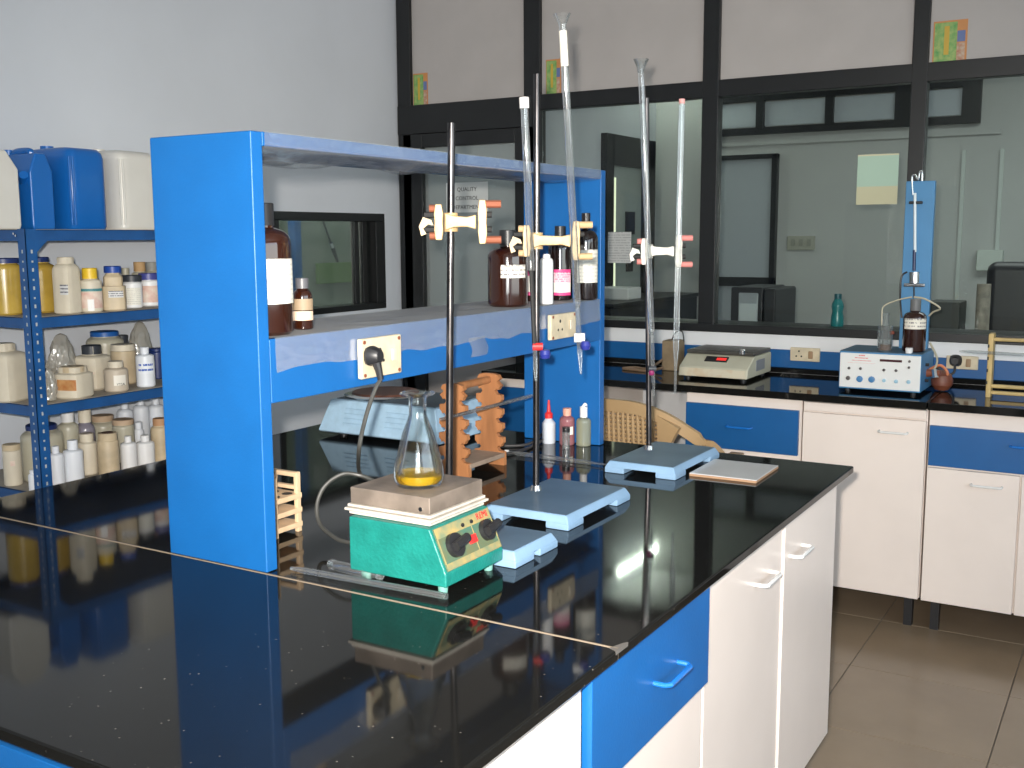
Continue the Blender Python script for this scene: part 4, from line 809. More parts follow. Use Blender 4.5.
bmesh.ops.recalc_face_normals(bm, faces=bm.faces[:]); bev(bm, 0.004, 2); obj('housing', bm, APPB, ap, 28)
obj('dark_top', box((-hx + 0.04, yb0 + 0.045 - o.y, 0.1115), (hx - 0.04, yb0 + 0.29 - o.y, 0.1135)), mat('dark_blue_grey_top', (0.06, 0.09, 0.12), 0.5), ap, 0)
pn = Zp(387, 393, B + 0.118)
obj('pan_ring', lathe([(0, 0.113), (0.125, 0.113), (0.128, 0.118), (0.118, 0.121), (0, 0.121)], 36, c=(pn.x - o.x, 0.03, 0)), CHROME, ap); obj('pan', lathe([(0, 0.121), (0.105, 0.121), (0.100, 0.126), (0, 0.126)], 36, c=(pn.x - o.x, 0.03, 0)), mat('rust_brown_plate', (0.14, 0.055, 0.035), 0.5, var=0.3, vscale=20), ap)
for cx in (-0.085, 0.07):
    for i in range(4):
        z = 0.045 + 0.014 * i; y = yb0 + 0.03 * (z - 0.018) / 0.094 - o.y
        obj('vent_louvre', prism(bm_new(), [(y - 0.003, z), (y + 0.004, z + 0.006), (y + 0.004, z - 0.002)], cx - 0.045, cx + 0.045, 'x'), APPB, ap, 0)
for sx in (-1, 1):
    for y_ in (0.05, 0.26): obj('foot', lathe([(0, 0), (0.012, 0), (0.012, 0.014), (0, 0.014)], 14, c=(sx * (hx - 0.06), yb0 + y_ - o.y, 0)), BLACKP, ap)

# notched wooden pipette stand
Pn, Pf = Zp(455, 477), Zp(490, 466); wst = thing('pipette_stand', 'reddish wooden pipette stand with two notched end plates', 'stand', (-1.478, 2.265, B)); o = wst.location
def notched(ycen, hw0, hw1, H):
    pts = []; n = 5
    right = [(hw0, 0.0), (hw0, H * 0.10)]
    for i in range(n):
        z = H * (0.15 + 0.155 * i); w0 = hw0 + (hw1 - hw0) * (0.1 + 0.155 * i)
        right += [(w0, z), (w0 - 0.015, z + 0.002), (w0 - 0.020, z + 0.009), (w0 - 0.015, z + 0.016), (w0 - 0.009, z + 0.013), (w0 - 0.006, z + 0.019), (w0 - 0.001, z + 0.024)]
    right += [(hw1 * 0.72, H * 0.915), (hw1 * 0.98, H * 0.945), (hw1 * 0.8, H * 0.985), (hw1 * 0.4, H)]
    poly = right + [(-x, z) for x, z in right[::-1]]
    bm = prism(bm_new(), poly, ycen - 0.007, ycen + 0.007, 'y'); bmesh.ops.triangulate(bm, faces=[f for f in bm.faces if len(f.verts) > 8]); return obj('notched_plate', bm, WOODR, wst, 0)
Hn = Yp(487, 373, 2.35).z - B
notched(2.185 - o.y, 0.046, 0.036, Hn * 0.97); notched(2.355 - o.y, 0.046, 0.036, Hn)
obj('top_dowel', cyl((0, -0.08, Hn * 0.93), (0, 0.085, Hn * 0.93), 0.010, 12), WOODR, wst); obj('bottom_board', box((-0.048, -0.08, 0.022), (0.048, 0.085, 0.034), 0.001, 1), mat('grey_worn_wood', (0.32, 0.24, 0.18), 0.7, var=0.3, vscale=20), wst, 0)
a = Vector((-1.430, 1.97, 0)); zA = Hn * 0.60 + B; x_ = -1.520
pp = thing('graduated_pipette', 'glass pipette resting across the notches of the wooden stand', 'pipette', (-1.4325, 2.06, B + Hn * 0.62 + 0.016), 0, 'glassware lying on the bench')
obj('glass', tube([(0, 0, 0), (0, 0.04, 0), (0, 0.42, 0), (0, 0.46, 0)], [0.003, 0.005, 0.005, 0.002], 10), TUBEG, pp, 60)

# ================================================================== BACK COUNTER
YC = 4.03; XK = -2.56
cw = thing('back_worktop', 'black granite worktop running along the glazed wall', 'worktop', (-0.6, 4.3, B))
for x0, x1 in ((XK, -0.66), (-0.657, 1.6)): obj('granite_slab', L(cw, (x0, 4.005, B - 0.028), (x1, YW - 0.026, B)), GRAN, cw)
zr = 0.797
def bcab(label, x0, x1, fronts): return cabinet(label, x0, x1, YC + 0.018, YW - 0.02, '-y', fronts, B - 0.030, 0.125)
bcab('back cabinet with blue drawer mostly hidden behind the rack', XK + 0.01, -2.02, [('drawer', XK + 0.012, -2.03, 0.60, 0.80, BLUE2, 0, None), ('door', XK + 0.012, -2.03, 0.13, 0.59, WHITE, 0, None)])
bcab('back cabinet with blue drawer under the weighing scale', -1.592, -1.118, [('drawer', -1.588, -1.128, 0.62, zr, BLUE2, 0.0, (-1.36, 0.715)), ('door', -1.588, -1.128, 0.13, 0.60, WHITE, 0, None)])
bcab('tall white single door cabinet under the titrator', -1.113, -0.66, [('rail', -1.108, -0.663, 0.803, B - 0.034, WHITE, 0.0, None), ('door', -1.110, -0.663, 0.125, 0.796, WHITE, 0.0, (-0.775, 0.748))])
bcab('back cabinet with wide blue drawer under the wooden tube rack', -0.655, 0.02, [('drawer', -0.650, 0.015, 0.636, 0.783, BLUE2, 0, (-0.33, 0.735)), ('door', -0.652, -0.345, 0.125, 0.628, WHITE, 0, (-0.45, 0.583)), ('door', -0.338, 0.015, 0.125, 0.628, WHITE, 0, (-0.2, 0.583))])
bcab('plain white back cabinet beyond the right edge', 0.03, 1.58, [('door', 0.035, 0.8, 0.125, 0.80, WHITE, 0, (0.7, 0.748)), ('door', 0.81, 1.575, 0.125, 0.80, WHITE, 0, (0.9, 0.748))])
# sockets on the blue band
def wsock(label, x0, y0, x1, y1):
    a, b = Yp(x0, y0, YW - 0.014), Yp(x1, y1, YW - 0.014); s = thing('socket_plate', label, 'socket', ((a.x + b.x) / 2, YW - 0.0125, (a.z + b.z) / 2), 0, 'cream socket plates on the blue band'); hx, hz = (b.x - a.x) / 2, (a.z - b.z) / 2
    obj('plate', box((-hx, -0.012, -hz), (hx, 0, hz), 0.003, 2), CREAM, s)
    for cx in (-hx * 0.4,):
        for dx, dz in ((0, 0.014), (-0.011, -0.008), (0.011, -0.008)): obj('socket_hole', cyl((cx + dx, -0.0115, dz), (cx + dx, -0.0125, dz), 0.004, 10), DARKIN, s)
    obj('rocker', box((hx * 0.25, -0.018, -0.016), (hx * 0.55, -0.012, 0.016), 0.002, 1), mat('brown_rocker', (0.35, 0.22, 0.12), 0.5), s)
    return s
wsock('cream socket plate on the blue band right of the scale', 791, 347, 820, 362); wsock('cream socket plate behind the black plug by rubber bulb', 947, 355, 978, 370)
a = Yp(955, 361, YW - 0.05); wp = thing('power_plug', 'black plug in the socket right of the titrator', 'plug', (a.x, YW - 0.025, a.z))
obj('plug_body', lathe([(0, 0), (0.022, 0), (0.024, 0.008), (0.020, 0.018), (0.013, 0.034), (0, 0.034)], 14, 3.0), BLACKP, wp); wp.children[0].rotation_euler = (PI / 2, 0, 0)
obj('lead', tube(spline([(0, -0.028, -0.01), (0.0, -0.04, -0.045), (-0.03, -0.05, -0.055), (-0.06, -0.05, -0.03), (-0.10, -0.06, -0.06)], 6), 0.005, 8), CABLE, wp)

# electronic scale
ys0 = 4.19; x0, x1 = Yp(678, 374, ys0).x, Yp(747, 378, ys0).x
sc = thing('weighing_scale', 'cream electronic weighing scale with dark pan and red display', 'scale', ((x0 + x1) / 2, ys0, B)); hx = (x1 - x0) / 2; zt_ = Yp(710, 356, ys0 + 0.06).z - B; dp = 0.32
SCM = mat('stained_cream_plastic', (0.62, 0.56, 0.42), 0.55, col2=(0.55, 0.38, 0.22), vscale=16, lo=0.25, hi=0.5)
SCT = mat('cream_plastic_housing', (0.56, 0.54, 0.42), 0.5, var=0.1)
pf = [(0.0, 0.012), (dp, 0.012), (dp, 0.098), (0.095, 0.098), (0.01, 0.052)]
bm = prism(bm_new(), pf, -hx, hx, 'x'); bev(bm, 0.005, 2); obj('housing', bm, SCT, sc, 28)
obj('stained_front', box((-hx + 0.008, -0.0035, 0.014), (hx - 0.008, 0.004, 0.048), 0.002, 1), SCM, sc, 0)
sl2 = math.atan2(0.046, 0.085)
def onsc(x, v, d=0.0): return Vector((x, 0.01 + 0.085 * v - math.sin(sl2) * d, 0.052 + 0.046 * v + math.cos(sl2) * d))
def squad(name, xa, xb, va, vb, d, m, par=sc):
    bm = bm_new(); vs = [bm.verts.new(onsc(x, v, q)) for q in (0.0, d) for x, v in ((xa, va), (xb, va), (xb, vb), (xa, vb))]
    for f in ((0, 1, 2, 3), (4, 5, 6, 7), (0, 1, 5, 4), (1, 2, 6, 5), (2, 3, 7, 6), (3, 0, 4, 7)): bm.faces.new([vs[i] for i in f])
    bmesh.ops.recalc_face_normals(bm, faces=bm.faces[:]); return obj(name, bm, m, par, 0)
dsp = squad('display', -hx * 0.35, hx * 0.30, 0.45, 0.82, 0.003, BLACKP)
squad('lit_digits', -hx * 0.02, hx * 0.26, 0.54, 0.72, 0.0036, mat('red_led', (0.7, 0.02, 0.02), 0.4, emit=(1, 0.05, 0.04), estr=0.5), dsp)
obj('pan', box((-hx + 0.004, 0.085, 0.100), (hx - 0.002, dp - 0.005, 0.116), 0.003, 2), mat('dark_pan_metal', (0.10, 0.095, 0.085), 0.4, 0.3, var=0.4, vscale=10), sc)
obj('level_knob', lathe([(0, 0.108), (0.014, 0.108), (0.014, 0.124), (0.009, 0.128), (0, 0.128)], 16, c=(hx - 0.05, 0.082, 0)), CHROME, sc)
obj('side_grille', box((hx, dp * 0.35, 0.035), (hx + 0.002, dp * 0.7, 0.08)), mat('grey_grille', (0.25, 0.26, 0.28), 0.5), sc, 0)
for sx in (-1, 1):
    for y_ in (0.04, dp - 0.04): obj('foot', lathe([(0, 0), (0.013, 0), (0.013, 0.013), (0, 0.013)], 12, c=(sx * (hx - 0.03), y_, 0)), BLACKP, sc)
a = Vector((Yp(672, 358, 4.45).x, 4.45, B)); oc = thing('adapter_box', 'brown taped adapter with tangled lead left of the scale', 'adapter', (a.x, 4.44, B))
obj('body', box((-0.03, -0.04, 0.0), (0.045, 0.05, 0.135), 0.006, 2), mat('brown_card', (0.30, 0.22, 0.13), 0.7, var=0.3, vscale=20), oc)
obj('lead', tube(spline([(-0.02, -0.05, 0.05), (-0.07, -0.09, 0.012), (-0.15, -0.06, 0.008), (-0.19, -0.10, 0.006), (-0.12, -0.12, 0.006), (-0.05, -0.13, 0.006), (0.0, -0.09, 0.02)], 6), 0.006, 8), mat('brown_lead', (0.20, 0.13, 0.08), 0.6), oc)
obj('top_loop', tube(spline([(0.0, 0, 0.13), (0.02, 0, 0.17), (0.05, 0, 0.175), (0.06, 0, 0.13)], 6), 0.003, 8), CABLE, oc)

# automatic titrator
yt = 4.14; x0, x1 = Yp(838, 390, yt).x, Yp(920, 394, yt).x; zt1 = Yp(880, 353, yt).z - B; dp = 0.26; hx = (x1 - x0) / 2
ti = thing('titrator', 'blue titrator with white control panel and tall blue column', 'titrator', ((x0 + x1) / 2, yt, B))
TB = mat('titrator_blue', (0.06, 0.24, 0.47), 0.45, var=0.08); TBD = mat('titrator_dark_blue', (0.055, 0.12, 0.19), 0.45)
obj('housing', box((-hx, 0.002, 0.012), (hx, dp, zt1), 0.004, 2), TB, ti); obj('lid', box((-hx + 0.002, 0.004, zt1 - 0.002), (hx - 0.002, dp - 0.004, zt1 + 0.002)), TBD, ti, 0)
fp = obj('control_panel', box((-hx + 0.004, -0.003, 0.018), (hx - 0.002, 0.004, zt1 - 0.005), 0.002, 1), mat('white_control_panel', (0.74, 0.74, 0.72), 0.4), ti, 0)
ww, hh = 2 * hx, zt1
def pnl(px, py): q = Yp(px, py, yt - 0.003); return Vector((q.x - ti.location.x, -0.003, q.z - B))
a, b = pnl(880, 359), pnl(902, 362.5); obj('display_window', box((a.x, -0.006, b.z), (b.x, -0.002, a.z)), mat('dark_wine_window', (0.06, 0.02, 0.025), 0.2), fp, 0)
RP = printed('red_print', (0.74, 0.70, 0.68), (0.66, 0.12, 0.12), 1.0, 0.40, 26)
for i, (xa, xb, yy) in enumerate(((859, 865, 355.5), (855, 868, 358), (852, 871, 360.5), (848, 875, 363))):
    a, b = pnl(xa, yy - 0.8), pnl(xb, yy + 0.9); obj('red_print', box((a.x, -0.0042, b.z), (b.x, -0.003, a.z)), RP, fp, 0)
DKB = mat('dark_button', (0.07, 0.06, 0.06), 0.4); BLB = mat('blue_button', (0.05, 0.20, 0.42), 0.4); LBB = mat('pale_blue_button', (0.30, 0.50, 0.62), 0.4)
for px, py, r_, m_ in ((849, 368, 0.0055, DKB), (860.5, 368.5, 0.0055, DKB), (848, 378, 0.0085, DKB), (859.5, 379, 0.0125, BLB), (871.5, 379.5, 0.0125, BLB), (884, 370, 0.0055, DKB), (896, 370.5, 0.0055, DKB), (909.5, 361.5, 0.005, DKB), (909, 367.5, 0.005, DKB), (884, 380.5, 0.007, LBB), (896, 381.5, 0.0075, LBB), (908.5, 382, 0.0075, LBB)):
    q = pnl(px, py); obj('button', lathe([(0, 0), (r_, 0), (r_ * 0.85, 0.006), (0, 0.008)], 14), m_, fp, 35, (q.x, -0.003, q.z)).rotation_euler = (PI / 2, 0, 0)
for sx in (-1, 1):
    for y_ in (0.03, dp - 0.03): obj('foot', lathe([(0, 0), (0.01, 0), (0.01, 0.013), (0, 0.013)], 12, c=(sx * (hx - 0.03), y_, 0)), BLACKP, ti)
yc = yt + 0.20; cx0, cx1 = Yp(903, 250, yc).x, Yp(932, 250, yc).x; zc1 = Yp(917, 181, yc).z
cl = bm_new(); bx(cl, (cx0 - ti.location.x, 0.20, zt1), (cx1 - ti.location.x, 0.225, zc1 - B), 0.002, 1); colm = obj('column', cl, TB, ti, 0)
def cpt(px, py, y): q = Yp(px, py, y); return q - ti.location
ym = yc - 0.025
obj('syringe', tube([cpt(915, 193, ym), cpt(915, 252, ym)], 0.0055, 12), mat('pale_syringe', (0.68, 0.75, 0.78), 0.25), colm)
obj('plunger', tube([cpt(914.5, 250, ym), cpt(914, 271, ym)], 0.0062, 12), mat('navy_plunger', (0.015, 0.025, 0.09), 0.4), colm)
obj('hook', tube(spline([cpt(913, 195, ym), cpt(912, 178, ym), cpt(915, 175, ym), cpt(918, 180, ym), cpt(920, 172, ym), cpt(922, 172, ym), cpt(922, 181, ym)], 5), 0.0035, 8), CHROME, colm)
obj('clip', box(cpt(909, 203, ym) - Vector((0, 0.004, 0.004)), cpt(922, 201, ym) + Vector((0, 0.02, 0.0)), 0.002, 1), BLACKP, colm)
obj('valve_block', tube([cpt(914.5, 272, ym), cpt(914.5, 283, ym)], 0.019, 18), CHROME, colm); obj('valve_base', box(cpt(904, 286, ym) - Vector((0, 0.006, 0.002)), cpt(925, 284, ym) + Vector((0, 0.01, 0.002)), 0.002, 1), CHROME, colm)
obj('drop_tube', tube([cpt(914, 284, ym), cpt(914, 298, ym)], 0.003, 8), BLACKP, colm)
obj('black_tube', tube(spline([cpt(907, 272, ym), cpt(902, 276, ym - 0.01), cpt(900, 290, ym - 0.01), cpt(901, 310, ym), cpt(902, 318, ym)], 6), 0.0035, 8), BLACKP, colm)
TUBC = mat('yellowed_tubing', (0.50, 0.45, 0.33), 0.35)
obj('side_tubing', tube(spline([cpt(914, 297, ym - 0.03), cpt(925, 299, ym - 0.03), cpt(940, 308, ym - 0.02), cpt(933, 312, ym), cpt(929, 316, ym + 0.01)], 5), 0.0035, 8), TUBC, colm)
obj('left_tubing', tube(spline([cpt(912, 297, ym - 0.03), cpt(898, 300, ym - 0.05), cpt(884, 306, ym - 0.07), cpt(882, 315, ym - 0.08), cpt(882, 330, ym - 0.08)], 5), 0.0028, 8), TUBC, colm)
obj('lower_tubing', tube(spline([cpt(930, 343, yc), cpt(937, 358, yc - 0.03), cpt(935, 368, yc - 0.06), cpt(930, 372, yc - 0.08)], 5), 0.004, 8), TUBC, colm)
obj('side_fitting', tube([Vector((hx, 0.12, 0.075)), Vector((hx + 0.05, 0.11, 0.08))], [0.016, 0.010], 12), COPPER, ti); obj('fitting_nut', tube([Vector((hx + 0.028, 0.11, 0.09)), Vector((hx + 0.035, 0.10, 0.06))], 0.012, 8), CHROME, ti)
for dz in (0.05, 0.11): obj('side_screw', cyl((hx, 0.09, dz), (hx + 0.012, 0.09, dz), 0.006, 10), BLACKP, ti)
# amber bottle, beaker and white cap on its lid
P = Vector((Yp(913.5, 350, yt + 0.10).x, yt + 0.10, B + zt1 + 0.002)); s_ = mpp(P); h_ = Np(913, 299, P).z - P.z
bottle('titrant_bottle', 'amber titrant bottle with white label on the titrator lid', 'bottle', P, 11 * s_, h_, AMBER, mat('smoky_stopper', (0.16, 0.16, 0.16), 0.15, coat=0.5), 0.64, 0.44, 0.22, 0.46, labels=[(0.44, 0.64, -1.0, 1.2, PAPER2)])
P = Vector((Yp(884.5, 350, yt + 0.06).x, yt + 0.06, B + zt1 + 0.002)); s_ = mpp(P); h_ = Np(884, 326, P).z - P.z
bk = thing('glass_beaker', 'small glass titration vessel on the left of the titrator lid', 'beaker', P)
obj('glass', lathe([(0, 0), (7.2 * s_, 0), (7.2 * s_, h_), (7.8 * s_, h_ * 1.02), (6.6 * s_, h_), (6.6 * s_, 0.004), (0, 0.004)], 22), GLASS, bk, 50); obj('liquid', lathe([(0, 0.0045), (6.5 * s_, 0.0045), (6.5 * s_, h_ * 0.28), (0, h_ * 0.28)], 20), mat('brown_liquid', (0.12, 0.06, 0.035), 0.1), bk)
obj('inner_tube', lathe([(0, 0.02), (3.2 * s_, 0.02), (3.2 * s_, h_ * 1.5), (2.6 * s_, h_ * 1.5), (2.6 * s_, 0.03), (0, 0.03)], 14), GLASS, bk, 50); obj('red_stopper', cyl((4.5 * s_, 0, h_ * 0.72), (8.5 * s_, 0, h_ * 0.76), 0.007, 10), mat('dark_red_rubber', (0.22, 0.05, 0.03), 0.5), bk)
P = Vector((Yp(909, 352, yt + 0.03).x, yt + 0.03, B + zt1 + 0.002)); tag(obj('plastic_cup', lathe([(0, 0), (0.012, 0), (0.0135, 0.018), (0.011, 0.020), (0, 0.020)], 16, 3), WPLAST, None, 35, P), 'little white plastic cup before the amber bottle on the titrator', 'cup')
P = Zp(942, 385); P = Vector((Yp(942, 380, 4.33).x, 4.33, B)); s_ = mpp(P); rb_r = 10.5 * s_
bl = thing('rubber_bulb', 'reddish brown rubber bulb with orange tube beside the titrator', 'bulb', P); obj('bulb', lathe([(0, 0), (rb_r * 0.6, rb_r * 0.12), (rb_r * 0.95, rb_r * 0.6), (rb_r, rb_r * 1.05), (rb_r * 0.85, rb_r * 1.55), (rb_r * 0.4, rb_r * 1.95), (0, rb_r * 2.05)], 22), mat('red_brown_rubber', (0.20, 0.06, 0.03), 0.5, var=0.3, vscale=20), bl)
obj('orange_tube', tube(spline([(rb_r * 0.4, -0.02, rb_r * 1.3), (rb_r * 0.5, -0.02, rb_r * 1.9), (-rb_r * 0.2, -0.02, rb_r * 2.5), (-0.055, -0.02, 0.075)], 6), 0.0055, 8), mat('orange_rubber', (0.60, 0.20, 0.09), 0.5), bl)
# wooden tube rack at the right edge
y0 = 4.26; xa = Yp(989, 392, y0).x; zt2 = Yp(991, 333, y0).z - B
wr = thing('wooden_tube_rack', 'pale yellow wooden tube rack at the right end of counter', 'rack', (xa + 0.25, y0, B))
for x_ in (-0.25, 0.25): 
    up = bm_new(); bx(up, (x_ - 0.009, -0.028, 0), (x_ + 0.009, 0.028, zt2), 0.002, 1); e_ = obj('end_post', up, mat('yellow_wood', (0.62, 0.44, 0.17), 0.5, var=0.25, vscale=25), wr, 0)
    for i in range(4): obj('notch', box((x_ - 0.0095, -0.030, 0.05 + 0.045 * i), (x_ - 0.004, -0.026, 0.062 + 0.045 * i)), DARKIN, e_, 0)
YWD = MATS['yellow_wood']
for z_, m_ in ((0.012, YWD), (0.036, YWD), (zt2 - 0.028, YWD)): obj('cross_bar', box((-0.25, -0.02, z_), (0.25, -0.004, z_ + 0.013), 0.002, 1), m_, wr, 0)
pr_ = thing('graduated_pipette', 'grey glass pipette held level in the rack at right', 'pipette', (xa - 0.105, y0 - 0.034, Yp(975, 351, y0).z), 0); obj('glass', tube([(0, 0, 0), (0.03, 0, 0), (0.5, 0, -0.006)], [0.002, 0.006, 0.006], 10), TUBEG, pr_, 60)

# ================================================================== PLASTIC CHAIR between island and back counter
TAN = mat('tan_moulded_plastic', (0.44, 0.29, 0.145), 0.45, var=0.12, vscale=10)
yk = 3.40; cxk = Yp(607, 400, yk).x + 0.02; ztop = Yp(607, 400, yk).z
pc_ = thing('plastic_chair', 'tan moulded plastic armchair with pierced back beyond the island', 'chair', (cxk, yk + 0.2, 0)); o = pc_.location
yb_ = yk - o.y
def rail(s): return [Vector((s * 0.0, yb_, ztop - 0.012)), Vector((s * 0.10, yb_ + 0.004, ztop - 0.018)), Vector((s * 0.20, yb_ + 0.02, ztop - 0.05)), Vector((s * 0.28, yb_ + 0.06, ztop - 0.105)), Vector((s * 0.325, yb_ + 0.13, ztop - 0.16)), Vector((s * 0.335, yb_ + 0.25, 0.655)), Vector((s * 0.325, yb_ + 0.42, 0.645))]
pts = spline(rail(-1)[::-1], 8) + spline(rail(1), 8)[1:]
bm = bm_new(); prev = None
for i, p in enumerate(pts):                     # flat moulded band swept along the rail
    k = abs(i - len(pts) / 2) / (len(pts) / 2); hgt = 0.042 + 0.012 * k if k < 0.55 else 0.022
    ring = [bm.verts.new(p + v) for v in (Vector((0, -0.011, hgt * 0.4)), Vector((0, 0.011, hgt * 0.4)), Vector((0, 0.009, -hgt * 0.6)), Vector((0, -0.009, -hgt * 0.6)))]
    if k > 0.6:
        sx = 1 if p.x > 0 else -1
        for v, q in zip(ring, ((-0.025, 0.012), (0.025, 0.012), (0.025, -0.012), (-0.025, -0.012))): v.co = p + Vector((q[0], 0, q[1]))
    if prev:
        for q in range(4): bm.faces.new((prev[q], prev[(q + 1) % 4], ring[(q + 1) % 4], ring[q]))
    else: bm.faces.new(ring)
    prev = ring
bm.faces.new(prev); bmesh.ops.recalc_face_normals(bm, faces=bm.faces[:]); obj('top_rail_and_arms', bm, TAN, pc_, 28)
def lat(x, z): return Vector((x, yb_ + 0.006 + 0.35 * x * x * 1.2 + 0.22 * max(0, (ztop - z)) * 0.4, z))
hwk = lambda z: 0.185 + 0.03 * (ztop - z)
zl0, zl1 = 0.47, ztop - 0.03
# pierced lattice: vertical and slanting ribs with small openings between
n_r = 21
for i in range(n_r):
    u = -1 + 2 * i / (n_r - 1)
    obj('back_rib', tube([lat(u * hwk(z), z) for z in (zl0, 0.6, 0.7, zl1 - abs(u) * 0.02)], 0.0075, 6), TAN, pc_)
for j in range(24):
    z = zl0 + 0.016 * j + 0.008
    if z > zl1 - 0.01: break
    obj('back_slat', tube([lat(u * hwk(z), z) for u in (-1, -0.5, 0, 0.5, 1)], 0.0056, 6), TAN, pc_)
for s in (-1, 1):
    obj('back_post', prism(bm_new(), [(s * 0.175, ztop - 0.04), (s * 0.255, ztop - 0.08), (s * 0.225, ztop - 0.14), (s * 0.22, 0.60), (s * 0.23, 0.42), (s * 0.19, 0.42)], yb_ - 0.004, yb_ + 0.024, 'y'), TAN, pc_, 0)
    obj('arm_post', tube([Vector((s * 0.325, yb_ + 0.40, 0.645)), Vector((s * 0.30, yb_ + 0.40, 0.43))], 0.018, 10), TAN, pc_)
    obj('leg', tube([(s * 0.23, yb_ + 0.44, 0.43), (s * 0.28, yb_ + 0.50, 0.0)], [0.03, 0.022], 10), TAN, pc_); obj('leg', tube([(s * 0.21, yb_ + 0.04, 0.43), (s * 0.26, yb_ - 0.02, 0.0)], [0.03, 0.022], 10), TAN, pc_)
obj('seat', box((-0.24, yb_ + 0.0, 0.405), (0.24, yb_ + 0.46, 0.435), 0.012, 3), TAN, pc_)

# ================================================================== STEEL SHELVING on the left wall
SX0, SX1, SY0, SY1 = -2.95, -3.42, 2.045, 3.0
LEV = [1.496, 1.226, 0.950, 0.668, 0.38, 0.09]
ss = thing('steel_shelving', 'blue slotted angle steel shelving standing against the left wall', 'shelving', ((SX0 + SX1) / 2, (SY0 + SY1) / 2, 0)); o = ss.location
def slotted():
    m = bpy.data.materials.new('slotted_blue_angle'); m.use_nodes = True; n = m.node_tree; p = n.nodes['Principled BSDF']; p.inputs['Roughness'].default_value = 0.4; p.inputs['Base Color'].default_value = (0.012, 0.09, 0.29, 1); return m
SLOT = mat('slotted_blue_angle', (0.012, 0.095, 0.30), 0.35, var=0.25, vscale=14); HOLE = mat('slot_showing_wall', (0.42, 0.45, 0.47), 0.8)
for sx, X_ in ((1, SX0), (-1, SX1)):
    for sy, Y_ in ((-1, SY0), (1, SY1)):
        bm = bm_new(); w_ = 0.038; th = 0.002
        bx(bm, (min(X_, X_ - sx * w_) - o.x, min(Y_, Y_ - sy * th) - o.y, 0), (max(X_, X_ - sx * w_) - o.x, max(Y_, Y_ - sy * th) - o.y, LEV[0] + 0.002))
        bx(bm, (min(X_, X_ - sx * th) - o.x, min(Y_, Y_ - sy * w_) - o.y, 0), (max(X_, X_ - sx * th) - o.x, max(Y_, Y_ - sy * w_) - o.y, LEV[0] + 0.002))
        po = obj('angle_post', bm, SLOT, ss, 0)
        if sy < 0:                                   # slots: little pale openings set in both flanges
            hb2 = bm_new()
            for i in range(34):
                z = 0.5 + 0.028 * i
                if z > LEV[0] - 0.06: break
                yy = Y_ - 0.0006 - o.y; xx = X_ - sx * 0.019 - o.x; bx(hb2, (xx - 0.003, yy, z), (xx + 0.003, yy + 0.001, z + (0.011 if i % 2 else 0.006)))
                xx = X_ + sx * 0.0006 - o.x; yy = Y_ + 0.019 - o.y; bx(hb2, (xx - 0.0006, yy - 0.003, z), (xx, yy + 0.003, z + (0.011 if i % 2 else 0.006)))
            obj('slots', hb2, HOLE, po, 0)['kind'] = 'stuff'
for z in LEV:
    bm = bm_new(); lo, hi = Vector((SX1 + 0.003, SY0 + 0.003, z - 0.034)) - o, Vector((SX0 - 0.003, SY1 - 0.003, z)) - o; t_ = 0.002
    bx(bm, (lo.x, lo.y, hi.z - 0.002), (hi.x, hi.y, hi.z - 0.0)); bx(bm, (lo.x, lo.y, lo.z), (hi.x, lo.y + t_, hi.z)); bx(bm, (lo.x, hi.y - t_, lo.z), (hi.x, hi.y, hi.z)); bx(bm, (lo.x, lo.y, lo.z), (lo.x + t_, hi.y, hi.z)); bx(bm, (hi.x - t_, lo.y, lo.z), (hi.x, hi.y, hi.z))
    sp_ = obj('shelf_tray', bm, BLUE3, ss, 0)
    obj('liner', box((lo.x + 0.006, lo.y + 0.006, hi.z), (hi.x - 0.004, hi.y - 0.006, hi.z + 0.0012)), mat('grey_shelf_liner', (0.42, 0.38, 0.32), 0.8, var=0.3, vscale=10), sp_, 0)
    if z > 1.4:
        for (X_, Y_) in ((SX0, SY0),):
            obj('gusset', prism(bm_new(), [(Y_ + 0.03 - o.y, z - 0.034), (Y_ + 0.075 - o.y, z - 0.034), (Y_ + 0.03 - o.y, z - 0.075)], X_ - 0.002 - o.x, X_ + 0.0005 - o.x, 'x'), SLOT, ss, 0)
            for dx, dy, dz in ((-0.055, -0.002, -0.012), (-0.045, -0.002, -0.018)): obj('bolt', cyl((X_ + dx - o.x, Y_ + dy - o.y, z + dz), (X_ + dx - o.x, Y_ + 0.003 - o.y, z + dz), 0.004, 8), CHROME, ss)

